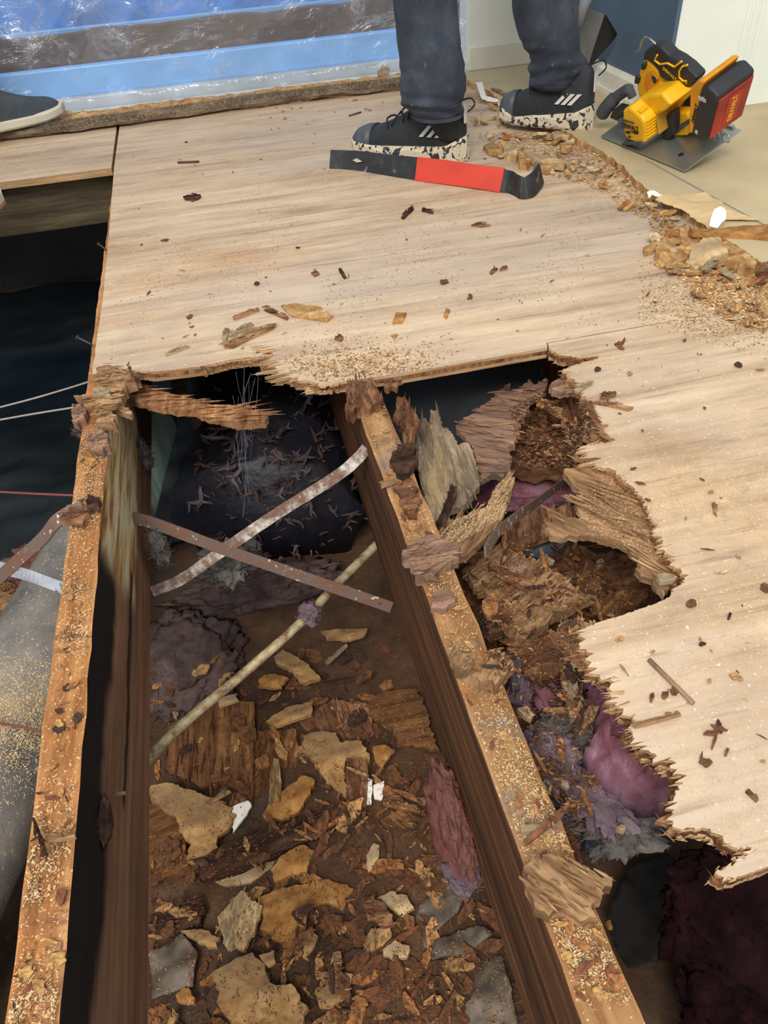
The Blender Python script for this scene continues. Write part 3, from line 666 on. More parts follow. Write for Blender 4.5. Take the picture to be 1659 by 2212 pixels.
# big dark-wrapped duct in the middle bay
c1_, c2_ = Z(455, 1000, -.40), Z(740, 960, -.40)
dm = duct('insulated_duct', (-.03, 1.22, -.47), (.10, 2.3, -.36), .20, .19, DUCTBLK, 'black-wrapped duct dotted with pink tufts in the middle bay', lump=.16)
duct('insulated_duct', (.20, 1.335, -.29), (.95, 1.22, -.27), .155, .15, DUCTGREY, 'smooth blue-grey wrapped duct crossing beneath the torn planks', lump=.03, fr=3)
# post and boards in the dark
v, f = boxv((AX1 + .004, 1.22, -.6), (AX1 + .028, 1.36, -.03)); 
p0 = XP(323, 880, AX1 + .03); p1 = XP(378, 900, AX1 + .075)
def prism(name, pts, dvec, mat, parent=None, bev=0):
    P = [Vector(p) for p in pts]; n = len(P); d = Vector(dvec)
    o = fixn(mesh(name, P + [p + d for p in P], [tuple(range(n)), tuple(range(n, 2 * n))[::-1]] + [(i, (i + 1) % n, n + (i + 1) % n, n + i) for i in range(n)], mat, parent))
    if bev: bevel(o, bev)
    return o
YT = 1.36
o = prism('grey_green_board', [YP(300, 868, YT), YP(372, 900, YT), YP(384, 925, YT), YP(335, 1120, YT), YP(318, 1160, YT), YP(290, 1160, YT)], (0, .03, 0), TEAL, bev=.003)
tag(o, 'grey-green board standing in the dark just beyond the mould-stained joist', 'board')
o = prism('brown_board', [YP(372, 800, 1.5), YP(408, 800, 1.5), YP(400, 905, 1.5), YP(368, 905, 1.5)], (0, .02, 0), DARKJ); tag(o, 'narrow brown board hidden under the back plywood beside the black-wrapped duct', 'board')
# steel cross bridging
def strap(name, P, w, th, side, mat, label, cat='strap', holes=()):
    v, f = ribbonv(curve_pts(P, 8), w, th, side); o = mesh(name, v, f, mat); tag(o, label, cat)
    for h, r in holes:
        h = Vector(h); tw, tf = tubev([h - Vector((0, 0, .0016)), h + Vector((0, 0, .0022))], r, 10)
        mesh('nail_hole', tw, tf, NAIL, o)
    return o
a = XP(286, 1118, AX1); b = XP(846, 1312, BX0); bb1 = a.lerp(b, .10) + Vector((0, 0, .004)); bb2 = a.lerp(b, .9)
strap('bridging_strap', [a, bb1, a.lerp(b, .35), a.lerp(b, .6), bb2, b], .019, .002, (0, .5, 1), RUST, 'brown steel bridging strap sloping down from the mould-stained joist face', holes=[(a.lerp(b, .055) + Vector((0, 0, .002)), .002), (a.lerp(b, .955), .002)])
a = XP(328, 1278, AX1); b = XP(792, 968, BX0)
m1, m2, m3, m4, m5 = [a.lerp(b, t_) + Vector((0, 0, d_)) for t_, d_ in ((.14, -.014), (.32, -.012), (.58, -.010), (.86, -.014), (.955, -.008))]
strap('bridging_strap', [a, m1, m2, m3, m4, m5, b], .0175, .002, (0, .5, 1), RUSTP, 'half-rusted steel bridging strap rising to the weathered joist through the grey fibre tuft')
a = Z(148, 1108, -.001); b = Z(-20, 1268, -.11)
strap('bridging_strap', [a + Vector((.018, .004, .001)), a, Z(118, 1130, -.012), Z(85, 1170, -.04), b, Z(-120, 1400, -.2)], .018, .002, (-.3, .8, .6), RUST, 'brown steel bridging strap nailed over the orange joist top and dropping into the pit')
strap('bridging_strap', [Z(140, 1272, -.20), Z(70, 1246, -.17), Z(0, 1226, -.13), Z(-90, 1200, -.08)], .017, .002, (0, .6, 1), RUSTW, 'bluish white flaking steel strap crossing above the dusty grey duct')
tag(tube('pale_rod', curve_pts([Z(300, 1662, -.30), Z(400, 1560, -.3), Z(520, 1460, -.295), Z(650, 1345, -.29), Z(720, 1270, -.3), Z(830, 1160, -.31)], 6), .0075, ROD, n=10), 'long pale peeling rod lying diagonally below the two joists', 'rod')
a, b = XP(1090, 1125, .24), XP(1290, 975, .53)
strap('bridging_strap', [XP(1050, 1145, .19) + Vector((0, 0, -.03)), a + Vector((0, 0, -.008)), XP(1160, 1085, .33), XP(1225, 1035, .42), b, XP(1330, 955, .6)], .012, .002, (0, .4, 1), RUST, 'rusty bridging strap reaching under the torn plywood across the rotten hole')
for pts_, m, l in (([(-60, 895), (0, 880), (90, 856), (188, 826), (260, 800)], BAREWIRE, 'upper of the two pale wires strung across the pit'),
                   ([(-60, 917), (0, 907), (80, 893), (178, 877), (260, 860)], BAREWIRE, 'lower of the two pale wires strung across the pit'),
                   ([(-60, 1061), (0, 1063), (80, 1067), (152, 1070), (220, 1072)], REDWIRE, 'thin red-brown wire running level above the pit dirt'),
                   ([(-60, 1545), (0, 1562), (45, 1570), (95, 1582), (150, 1596)], REDWIRE, 'dark red wire lying across the sawdusty duct')):
    zw = -.17 if pts_[0][1] < 1500 else -.27
    tag(tube('wire', curve_pts([Z(x, y, zw) for x, y in pts_]), .0021, m, n=6), l, 'wire')
# ------------------------------------------------------------------ fluffy insulation
def fluff(name, c, r, mat, label, cat='insulation', lump=.5, sub=5, sc_=3.0, group=None, parent=None, strands=0):
    bm = bmesh.new(); bmesh.ops.create_icosphere(bm, subdivisions=sub, radius=1); c = Vector(c); sd = c.x * 9 + c.y * 7
    for v in bm.verts:
        p = v.co.copy(); n1 = noise.fractal(p * sc_ * .6 + Vector((sd, 0, 0)), .55, 2.1, 6); n2 = noise.fractal(p * sc_ * 2.2 + Vector((0, sd, 0)), .6, 2.1, 3)
        e = 1 + lump * .42 * n1 + lump * .16 * n2 + .05 * noise.noise(p * 28 + Vector((sd, sd, 0))); v.co = Vector((p.x * r[0] * e, p.y * r[1] * e, p.z * r[2] * e))
    me = bpy.data.meshes.new(name); bm.to_mesh(me); bm.free(); me.materials.append(mat); me.polygons.foreach_set('use_smooth', [True] * len(me.polygons))
    o = bpy.data.objects.new(name, me); COL.objects.link(o); o.location = c
    if mat is not ROT_DARK:
        r_ = random.Random(int(abs(sd) * 1000)); P_ = []
        for _ in range(int(160 + 9000 * (r[0] + r[1] + r[2]) / 3 * .25)):
            v_ = me.vertices[r_.randrange(len(me.vertices))]; q = v_.co.copy(); L = r_.uniform(.004, .016) * min(1, max(r) / .03); t = q.normalized().cross(Vector((r_.uniform(-1, 1), r_.uniform(-1, 1), r_.uniform(-1, 1)))).normalized()
            m_ = q + t * L * .5 + v_.co.normalized() * L * .35; e_ = q + t * L + v_.co.normalized() * L * r_.uniform(-.1, .5); s_ = t.cross(q.normalized()) * .0005
            P_.append(([q - s_, q + s_, m_ - s_, m_ + s_, e_, m_ + q.normalized() * .0006], [(0, 1, 3, 5), (0, 5, 2), (2, 5, 4), (5, 3, 4), (2, 4, 3), (0, 2, 3, 1)]))
        v, f = join(P_); fm = bpy.data.meshes.new('loose_fibres'); fm.from_pydata(v, [], f); fm.materials.append(mat); fo = bpy.data.objects.new('loose_fibres', fm); COL.objects.link(fo); fo.parent = o; fo['kind'] = 'stuff'
    return tag(o, label, cat, group)
o = piece('pink_insulation', crop(1000, 1350, 2.517, [(735, 470), (800, 430), (870, 420), (960, 470), (1080, 600), (1180, 740), (1250, 880), (1110, 930), (1000, 925), (900, 900), (800, 830), (700, 740), (660, 690), (720, 600)]), -.10, .05, PINK,
      'large fluffy pink-mauve insulation batt bulging beneath the torn plywood edge', 'insulation', jagA=.006, noise_amp=.040, nf=30, dome=.045, smooth=True, spacing=.004)
fluff('lilac_insulation', Z(1183, 1640, -.13), (.036, .030, .022), LILAC, 'bright lilac insulation tuft against the weathered joist', lump=.9)
fluff('lilac_insulation', Z(1290, 1720, -.14), (.03, .035, .014), LILAC, 'mauve insulation wisp between the lilac tuft and the big pink batt', lump=1.2)
fluff('lilac_insulation', Z(1120, 1490, -.12), (.012, .02, .012), LILAC, 'small lilac insulation wisp among the dark splinters under the joist', lump=1.1, sub=4)
fluff('pink_insulation', Z(1182, 1500, -.15), (.014, .03, .012), PINK, 'pink insulation wisp beside the upright grey sliver', lump=.9, sub=4)
fluff('grey_fibre', Z(1245, 1590, -.14), (.05, .035, .02), GREYF, 'grey fibre clump below the upright grey sliver', lump=1.0)
fluff('grey_fibre', Z(1330, 1790, -.17), (.05, .025, .018), GREYF, 'grey fibre clump at the lip of the black hollow', lump=1.1)
fluff('pink_insulation', Z(1180, 1045, -.24), (.13, .05, .035), PINK, 'purple-pink insulation roll glowing beneath the fallen planks', lump=.35)
fluff('pink_insulation', Z(1330, 1500, -.11), (.03, .04, .02), PINK, 'pink insulation tip peeping out at the torn corner', lump=.8)
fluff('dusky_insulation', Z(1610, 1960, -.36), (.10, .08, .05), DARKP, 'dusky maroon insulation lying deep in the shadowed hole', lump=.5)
fluff('rose_insulation', XP(975, 1790, .118), (.022, .07, .075), ROSE, 'rose-brown insulation tongue hanging along the weathered joist', lump=.45)
fluff('lilac_insulation', XP(1000, 1888, .115), (.02, .02, .012), LILAC, 'lilac wisp at the foot of the rose-brown insulation', lump=.9, sub=4)
fluff('grey_fibre', XP(490, 1215, -.115), (.042, .03, .036), GREYF, 'large grey fibre tuft snagged on the crossing straps', lump=1.1, sub=5)
fluff('grey_fibre', XP(545, 1180, -.09), (.016, .012, .03), GREYF, 'thin grey fibre wisp beside the tuft on the crossing straps', lump=1.2, sub=4)
fluff('dusky_insulation', Z(668, 1325, -.285), (.016, .02, .014), LILAC, 'little mauve tuft snagged on the long pale rod', lump=1.0, sub=4)
fluff('grey_fibre', XP(345, 1185, -.205), (.012, .02, .03), GREYF, 'pale fibre rag hanging under the sloping strap by the mouldy joist', lump=1.1, sub=4)
fluff('grey_fibre', XP(313, 985, AX1 + .008), (.010, .014, .028), GREYF, 'pale fibre rag clinging high on the mouldy joist', lump=.9, sub=4)
fluff('dusky_insulation', Z(400, 1430, -.585), (.11, .13, .03), DPINK, 'dusky pink insulation mat on the dirt beside the pale particle flake', lump=.6)
fluff('dusky_insulation', Z(560, 1270, -.585), (.16, .05, .035), DPINK, 'dusky pink insulation heap at the foot of the black-wrapped duct', lump=.8)
fluff('rose_insulation', Z(80, 1215, -.52), (.07, .05, .03), ROSE, 'rose insulation scrap behind the white flaking strap', lump=.7)
fluff('dusky_insulation', Z(30, 1700, -.60), (.05, .05, .02), DPINK, 'dusky insulation scrap below the sawdusty duct', lump=.7)
fluff('dusky_insulation', Z(465, 905, -.33), (.05, .035, .03), PINK, 'pink insulation corner on the shoulder of the black-wrapped duct', lump=.5)
fluff('grey_fibre', Z(180, 930, -.22), (.02, .014, .014), DPINK, 'small mauve fibre scrap beside the orange-topped joist', lump=.9, sub=4)
# tufts sprinkled over the black duct: pulled strands, each a little curled piece
rnd = random.Random(11); tuf = []
def tuft_proto(seed):
    r2 = random.Random(seed); pts = [Vector((0, 0, 0))]; d = Vector((r2.uniform(-1, 1), r2.uniform(-1, 1), .4)).normalized()
    for i in range(6):
        d = (d + Vector((r2.uniform(-1, 1), r2.uniform(-1, 1), r2.uniform(-.5, .5))) * .7).normalized(); pts.append(pts[-1] + d * .010)
    parts_ = [tubev(pts, [.0012, .003, .0042, .0045, .0034, .002, .0008], 7)]
    for b_ in range(3):
        j_ = r2.randrange(1, 5); e_ = pts[j_]; dd_ = Vector((r2.uniform(-1, 1), r2.uniform(-1, 1), r2.uniform(-.1, .5))).normalized(); pp_ = [e_]
        for i in range(3): dd_ = (dd_ + Vector((r2.uniform(-1, 1), r2.uniform(-1, 1), 0)) * .6).normalized(); pp_.append(pp_[-1] + dd_ * .008)
        parts_.append(tubev(pp_, [.003, .0028, .0018, .0005], 6))
    v, f = join(parts_)
    me = bpy.data.meshes.new('pink_tuft'); me.from_pydata(v, [], f); me.materials.append([LILAC, DPINK, DPINK][seed % 3]); me.polygons.foreach_set('use_smooth', [True] * len(f)); return me
TP = [tuft_proto(i) for i in range(9)]
bpy.context.view_layer.update()
dg = bpy.context.evaluated_depsgraph_get()
cnt = 0
while cnt < 210:
    px = rnd.uniform(430, 780); py = rnd.uniform(830, 1250); w = Vector(ray(px, py)).normalized()
    ok, loc, nr, idx = dm.ray_cast(Vector((0, 0, H)) - dm.location, w)
    if not ok:
        cnt += 1; continue
    o = bpy.data.objects.new('pink_tuft', TP[rnd.randrange(9)]); COL.objects.link(o); o.location = loc + dm.location + nr * .003
    o.rotation_euler = (rnd.uniform(-.6, .6), rnd.uniform(-.6, .6), rnd.uniform(0, 6.3)); s = rnd.uniform(.35, 1.0); o.scale = (s * 1.3, s * 1.3, s)
    tag(o, 'small mauve fibre tuft stuck on the black-wrapped duct', 'tuft', 'tufts on the black-wrapped duct'); cnt += 1
# cobweb threads
parts = []
for i in range(14):
    x = rnd.uniform(500, 560); y0 = rnd.uniform(780, 900); y1 = y0 + rnd.uniform(60, 260); Yw = rnd.uniform(1.0, 1.12)
    a = YP(x, y0, Yw); b = YP(530 + rnd.uniform(-22, 22) * .8, min(y1, 1120), Yw + rnd.uniform(-.05, .05)); m = a.lerp(b, .5) + Vector((rnd.uniform(-.008, .008), 0, rnd.uniform(-.004, .004)))
    parts.append(tubev(curve_pts([a, m, b], 4), .00022, 4))
v, f = join(parts); tag(mesh('cobweb', v, f, WEB), 'wispy cobweb hanging beneath the notched plywood edge', 'cobweb', None, 'stuff')
# ------------------------------------------------------------------ loose pieces of wood in the middle bay
C3 = lambda *p: crop(300, 1350, 2.37, p)
C4 = lambda *p: crop(300, 1750, 1.952, p)
fr = 'plywood fragment'; fk = 'particleboard flake'; gz = -.585
def G(name, px, dz, th, mat, label, cat, tilt=(0, 0), jA=.005, grain=0, **k):
    return piece(name, px, gz + dz, th, mat, label, cat, tilt, jagA=jA, grain=grain, **k)
W = 'timber'
G('plywood_fragment', C3((150, 500), (400, 400), (590, 395), (590, 600), (585, 880), (510, 850), (430, 800), (330, 825), (230, 790), (130, 735)), .012, .012, GROUNDPLY, 'large square brown plywood fragment under the long pale rod', fr, (.05, .03), grain=1.5)
G('plywood_fragment', C3((590, 540), (800, 530), (830, 700), (700, 900), (590, 880)), .005, .01, GROUNDPLY, 'brown plywood fragment adjoining the large square one', fr, (.0, .06), grain=1.2)
G('plywood_fragment', C3((820, 500), (990, 380), (1180, 400), (1200, 560), (1130, 590), (1000, 560), (860, 545)), .004, .01, ROT, 'red-brown plywood fragment behind the speckled particle flake', fr, (.04, .03), grain=1.7)
G('particleboard_flake', C3((60, 820), (150, 805), (290, 850), (480, 930), (478, 1010), (400, 1100), (370, 1200), (310, 1240), (245, 1210), (270, 1120), (200, 1050), (190, 980), (60, 900)), .02, .01, FLAKE, 'boot-shaped tan particleboard flake against the dark joist', fk, (0, .05), .007)
G('particleboard_flake', C3((175, 270), (260, 230), (370, 190), (490, 165), (480, 230), (400, 335), (300, 320), (220, 330)), .012, .01, FLAKE, 'long pale tan flake above the rod, lying on pink fluff', fk, (0, .05))
G('particleboard_flake', C3((690, 160), (740, 125), (870, 200), (930, 270), (850, 300), (780, 230), (710, 200)), .01, .01, FLAKE, 'elongated tan flake standing apart past the rod', fk)
G('particleboard_flake', C3((840, 570), (900, 545), (1010, 550), (1030, 600), (1120, 590), (1180, 660), (1180, 720), (1060, 680), (1060, 890), (960, 800), (900, 700), (850, 640)), .022, .01, FLAKE, 'speckled tan flake with a long point beside the upright brown board', fk, (.0, .08), .006)
G('brown_board', C3((1070, 680), (1175, 700), (1160, 1000), (1130, 1060), (1060, 1020)), .035, .014, ROT, 'smooth reddish brown board stub standing over the dark timber', 'board', (0, .1), .002, 1.5)
G('particleboard_flake', C3((660, 920), (730, 850), (830, 770), (885, 780), (880, 860), (820, 950), (730, 1000), (640, 990)), .028, .01, ORFLAKE, 'rounded brown flake lying just above the dark timber', fk, (.05, .1), .007)
G('particleboard_flake', C3((670, 770), (690, 680), (715, 690), (730, 800), (720, 900), (665, 910)), .036, .006, FLAKE, 'upright narrow tan sliver beside the rounded brown flake', fk, (0, .1), .003, 1.5)
G('dark_timber', C3((300, 1230), (380, 1150), (560, 1080), (800, 1000), (1040, 915), (1065, 980), (960, 1050), (800, 1125), (600, 1200), (420, 1275), (300, 1300)), .03, .03, ROT_DARK, 'long dark timber lying across the debris of the middle bay', W, (.05, .02), .002, .25)
G('dark_timber', C3((50, 900), (200, 980), (240, 1110), (250, 1230), (330, 1240), (290, 1270), (120, 1290), (50, 1310), (0, 1310), (0, 900)), .004, .02, GROUNDPLY, 'dark brown plank half hidden by the near joist, under the boot-shaped flake', 'plank', (.0, .02), .002, .2)
G('particleboard_flake', C3((1170, 380), (1260, 340), (1420, 320), (1480, 480), (1540, 640), (1450, 620), (1320, 610), (1290, 530), (1200, 480)), .012, .012, GROUNDPLY, 'broad bark-brown flake against the foot of the weathered joist', fk, (0, .04), .006)
G('particleboard_flake', C3((1200, 620), (1260, 615), (1310, 640), (1250, 730), (1215, 700)), .03, .008, ORFLAKE, 'small orange triangular flake below the bark-brown one', fk)
G('particleboard_flake', C3((610, 280), (640, 255), (700, 250), (765, 270), (730, 320), (610, 315)), .012, .008, ORFLAKE, 'small ochre flake next to the elongated tan one', fk)
G('particleboard_flake', C3((650, 490), (750, 420), (890, 390), (880, 460), (700, 520)), .022, .008, FLAKE, 'curved ochre flake with a pale rim over the dark gap', fk, (.05, .05))
G('particleboard_flake', C3((395, 380), (500, 345), (510, 385), (410, 415)), .03, .008, PALEFLAKE, 'pale yellow flake leaning on the large square plywood', fk)
G('wood_sliver', C3((345, 905), (440, 840), (470, 850), (360, 915)), .03, .006, ROT_TAN, 'bright slanted sliver below the large square plywood', 'wood sliver', jA=.001, grain=.5)
G('wood_sliver', C3((955, 190), (1060, 95), (1068, 105), (965, 197)), .01, .006, GREYWOOD, 'thin grey stick on bare dirt in the middle bay', 'wood sliver', jA=.001, grain=.8)
G('wood_sliver', C3((950, 290), (1150, 255), (1160, 265), (960, 298)), .01, .006, ROT_DARK, 'dark brown stick lying level past the elongated tan flake', 'wood sliver', jA=.001)
G('particleboard_flake', C3((1280, 1090), (1200, 1040), (1240, 990), (1330, 940), (1440, 990), (1400, 1030), (1330, 1060)), .02, .012, GROUNDPLY, 'fan-shaped orange-brown shard beside the rose insulation', fk, (.1, .1), grain=2.3)
G('particleboard_flake', C3((1240, 900), (1310, 860), (1440, 960), (1330, 940)), .03, .01, ROT, 'dark folded shard above the fan-shaped one', fk, (.1, .1))
G('white_scrap', C3((1170, 780), (1195, 790), (1190, 920), (1165, 930)), .03, .004, WHITEP, 'tall white paper scrap beside the brown board stub', 'paper scrap', (0, .2), .002)
G('white_scrap', C3((1200, 820), (1255, 800), (1245, 900), (1205, 890)), .02, .004, WHITEP, 'squarish white paper scrap past the brown board stub', 'paper scrap', (0, .2), .002)
G('white_scrap', C3((480, 930), (560, 900), (580, 920), (530, 1000), (480, 1060), (470, 1020)), .012, .005, WHITEP, 'dirty white scrap beside the boot-shaped flake', 'paper scrap', (0, .1), .004)
G('white_scrap', C4((320, 300), (430, 270), (590, 190), (560, 240), (470, 305), (360, 320)), .006, .006, PALEFLAKE, 'long dirty white strip of paper under the dark timber', 'paper scrap', (0, .05), .004)
G('particleboard_flake', C4((330, 450), (380, 400), (430, 340), (520, 400), (490, 500), (440, 590), (370, 580), (340, 500)), .036, .012, PALEFLAKE, 'pale straw-coloured flake with a peak, topmost of the middle heap', fk, (.0, .12), .006, 1.2)
G('particleboard_flake', C4((305, 690), (350, 660), (420, 620), (480, 600), (580, 740), (640, 730), (705, 820), (690, 910), (430, 930), (340, 830)), .034, .014, FLAKE, 'largest tan flake with a crumbly orange rim', fk, (.04, .04), .006)
G('particleboard_flake', C4((500, 370), (600, 330), (700, 310), (800, 290), (905, 330), (860, 420), (800, 390), (700, 400), (690, 470), (640, 560), (560, 540), (510, 500)), .024, .014, ORFLAKE, 'wide ochre flake in the middle of the debris heap', fk, (.0, .06), .008)
G('particleboard_flake', C4((555, 250), (600, 190), (690, 145), (740, 170), (710, 260), (640, 270), (570, 300)), .03, .01, ORFLAKE, 'bright ochre flake tucked below the dark timber', fk, (.0, .08), .008)
G('particleboard_flake', C4((1000, 370), (1060, 340), (1130, 360), (1160, 410), (1110, 450), (1060, 410)), .036, .01, PALEFLAKE, 'cream rounded flake with a mauve blot by the weathered joist', fk, (.1, .1))
G('particleboard_flake', C4((1030, 590), (1080, 550), (1140, 570), (1130, 620), (1070, 635)), .034, .01, PALEFLAKE, 'small cream crumb-edged flake below the mauve-blotted one', fk, (.1, 0))
G('particleboard_flake', C4((740, 770), (820, 720), (870, 780), (810, 830), (760, 830)), .03, .01, FLAKE, 'roundish tan flake below the heap of slivers', fk)
G('wood_sliver', C4((820, 600), (850, 595), (850, 690), (900, 690), (890, 760), (830, 750), (820, 700), (770, 695), (775, 682), (820, 680)), .036, .006, ROT_TAN, 'crossed tan slivers lying on the middle heap', 'wood sliver', jA=.002)
G('wood_sliver', C4((650, 600), (680, 410), (715, 400), (700, 500), (675, 605)), .05, .01, ROT, 'long dark brown sliver across the wide ochre flake', 'wood sliver', (0, .1), .002, 1.3)
G('particleboard_flake', C4((690, 620), (715, 500), (755, 530), (735, 580), (715, 630)), .045, .007, FLAKE, 'narrow golden flake beside the long dark sliver', fk)
G('particleboard_flake', C4((945, 400), (985, 360), (1070, 440), (1080, 480), (1040, 490), (960, 440)), .046, .012, ROT, 'dark brown chunk against the cream rounded flake', fk, (.1, .1))
G('particleboard_flake', C4((940, 560), (980, 500), (1060, 490), (1065, 530), (1020, 570), (960, 590)), .03, .012, FLAKE, 'light brown split chunk below the dark brown one', fk, (.1, .1), grain=1.2)
G('particleboard_flake', C4((1070, 480), (1120, 430), (1160, 450), (1160, 500), (1110, 510)), .03, .012, GROUNDPLY, 'brown ribbed block next to the plastic film', fk, (.1, .1), grain=1.8)
G('particleboard_flake', C4((965, 260), (960, 190), (990, 140), (1015, 150), (1010, 200), (980, 250)), .03, .008, PALEFLAKE, 'honey-coloured curl beneath the rose insulation', fk)
G('particleboard_flake', C4((505, 610), (570, 590), (575, 640), (545, 660)), .045, .008, FLAKE, 'small golden flake on the shoulder of the largest one', fk)
G('particleboard_flake', C4((155, 780), (190, 745), (235, 790), (230, 815), (165, 810)), .01, .01, ORFLAKE, 'small ochre crumb by itself near the dark joist', fk)
G('particleboard_flake', C4((175, 510), (260, 500), (340, 540), (330, 580), (250, 560)), .02, .01, FLAKE, 'flat brown-edged flake left of the pale peaked flake', fk)
G('particleboard_flake', C4((120, 900), (140, 830), (165, 860), (160, 910)), .012, .008, FLAKE, 'narrow tan flake at the lower edge beside the dark joist', fk)
G('wood_sliver', C4((40, 500), (50, 440), (250, 360), (280, 420), (250, 480), (130, 525)), .012, .02, ROT_DARK, 'charred dark lump covered in dust beside the near joist', 'wood chunk', (.0, .1), .005)
G('plastic_film', C4((1165, 440), (1230, 350), (1290, 285), (1395, 290), (1345, 430), (1250, 520), (1215, 560), (1210, 650), (1180, 640)), .012, .003, FILM, 'crumpled grey plastic film beside the rose insulation', 'plastic film', jA=.002, noise_amp=.016, nf=16, smooth=True)
G('plastic_film', C4((1215, 620), (1250, 560), (1420, 480), (1500, 520), (1380, 600), (1240, 640)), .012, .003, FILM, 'folded grey plastic film along the foot of the weathered joist', 'plastic film', jA=.002, noise_amp=.014, nf=16, smooth=True)
G('plastic_film', C4((1010, 800), (1080, 790), (1150, 690), (1190, 900), (1100, 930), (1030, 890)), .006, .003, FILM, 'grey plastic film at the lower edge below the brown slivers', 'plastic film', jA=.002, noise_amp=.016, nf=16, smooth=True)
G('plastic_film', C4((1225, 780), (1400, 650), (1530, 600), (1600, 920), (1280, 930)), .006, .003, FILM, 'broad muddy plastic film at the lower edge by the joist foot', 'plastic film', jA=.002, noise_amp=.018, nf=12, smooth=True)
G('plastic_film', C4((40, 600), (180, 520), (250, 600), (230, 740), (60, 800)), .004, .003, FILM, 'grey-green plastic film spread beside the dark near joist', 'plastic film', jA=.002, noise_amp=.012, nf=12, smooth=True)
G('particleboard_flake', crop(0, 1200, 2.185, [(0, 165), (40, 180), (75, 190), (70, 270), (40, 260), (0, 240)]), .004, .008, FLAKE, 'two-lobed tan flake on the dirt beyond the white strap', fk)
G('particleboard_flake', crop(300, 1350, 2.37, [(930, 30), (1080, 20), (1170, 15), (1150, 50), (1080, 75), (960, 70)]), .01, .008, FLAKE, 'dusty tan flake under the lower end of the sloping strap', fk)
B8 = lambda *p: crop(1000, 1750, 2.517, p)
piece('black_paper', B8((780, 560), (900, 330), (1100, 250), (1300, 300), (1350, 560), (1200, 800), (900, 850)), -.56, .004, DUCTBLK, 'large dark crumpled sheet added as shade at the bottom of the black hollow', 'shade sheet', jagA=.004, noise_amp=.03, nf=9, smooth=True).data.materials[0] = plain('soot_black_paper', '#14110f', .9)  # near-black sheet added to stand for the shade on the hollow's ground
piece('particleboard_flake', B8((1185, 860), (1280, 810), (1420, 800), (1475, 900), (1380, 950), (1250, 970)), -.56, .012, GROUNDPLY, 'dim olive-brown slab on the dirt at the bottom of the black hollow', fk)
piece('particleboard_flake', B8((1205, 760), (1230, 745), (1245, 775), (1215, 795)), -.55, .01, ORFLAKE, 'tiny dim tan crumb on the dirt of the black hollow', fk)
piece('particleboard_flake', B8((1615, 1010), (1680, 1000), (1690, 1080), (1630, 1060)), -.56, .01, ORFLAKE, 'dim orange flake in the lowest corner of the black hollow', fk)
piece('particleboard_flake', B8((780, 605), (800, 595), (815, 640), (795, 635)), -.5, .01, ORFLAKE, 'dim tan sliver beside the joist in the black hollow', fk)
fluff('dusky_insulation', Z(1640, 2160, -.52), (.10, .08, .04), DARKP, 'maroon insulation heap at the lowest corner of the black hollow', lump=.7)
# ------------------------------------------------------------------ rotten hole to the right of the weathered joist
C6 = lambda *p: crop(680, 700, 2.676, p)
C1 = lambda *p: crop(850, 1000, 2.552, p)
CR = lambda *p: crop(1000, 1350, 2.517, p)
piece('torn_plank', C6((570, 600), (595, 560), (640, 545), (665, 590), (672, 495), (708, 488), (740, 590), (800, 640), (830, 700), (860, 690), (900, 700), (930, 790), (950, 870), (955, 930), (870, 1040), (780, 1070), (680, 1150), (640, 1010), (600, 850), (580, 700)), -.07, .012, GREYWOOD,
      'pale grey splintered plank leaning just inside the rotten hole', 'plank', (.05, -.12), jagA=.006, step=.004, grain=1.45, ridge=.003)
piece('torn_plank', C6((815, 600), (900, 530), (1000, 450), (1110, 345), (1130, 340), (1090, 400), (1180, 370), (1245, 320), (1250, 355), (1330, 315), (1335, 370), (1230, 450), (1225, 510), (1190, 560), (1160, 650), (1130, 720), (1130, 820), (1080, 885), (1010, 865), (960, 900), (920, 740), (870, 650)), -.085, .010, PINKWOOD,
      'broad pinkish brown plank lying diagonally over the grey duct', 'plank', (.06, -.04), jagA=.007, step=.004, grain=2.55 - 3.14, ridge=.004)
piece('bark_shard', C6((475, 420), (530, 440), (560, 500), (605, 550), (580, 640), (570, 720), (530, 760), (500, 600), (450, 560), (470, 500)), -.03, .010, ROT, 'curled brown bark-like shard beside the joist top', 'wood shard', (.25, .1), jagA=.005, step=.004, grain=1.3, ridge=.004)
piece('bark_shard', C6((690, 1150), (740, 1100), (800, 1130), (990, 1060), (1030, 960), (1130, 850), (1158, 890), (1110, 1040), (1080, 1130), (990, 1230), (870, 1340), (770, 1370), (700, 1230)), -.05, .012, ROT_TAN,
      'sawdust-dusted wedge of wood propped below the pale plank', 'wood shard', (.05, -.08), jagA=.005, step=.005, grain=.8, ridge=.003)
piece('wood_sliver', C6((785, 940), (822, 935), (822, 965), (770, 1080), (760, 1150), (700, 1165), (735, 1080)), -.035, .010, ROT_DARK, 'dark bent twig of wood standing at the foot of the pale plank', 'wood sliver', (0, .2), jagA=.002, step=.005, grain=1.2)
piece('plywood_fragment', C1((600, 330), (800, 250), (990, 225), (1040, 245), (1000, 300), (870, 400), (790, 430), (690, 455), (600, 440)), -.10, .010, ROT, 'red-brown sagging ply sheet curling under the torn edge', fr, (.0, .2), jagA=.005, grain=1.3, ridge=.004)
piece('plywood_fragment', C1((450, 500), (560, 455), (640, 450), (740, 540), (900, 600), (960, 650), (1120, 740), (1000, 790), (880, 850), (720, 980), (590, 940), (620, 860), (600, 780), (540, 740), (470, 700), (380, 600)), -.115, .016, ROT_TAN,
      'large splintered brown slab filling the middle of the rotten hole', fr, (.05, -.05), jagA=.006, step=.004, grain=.55, ridge=.006, noise_amp=.006)
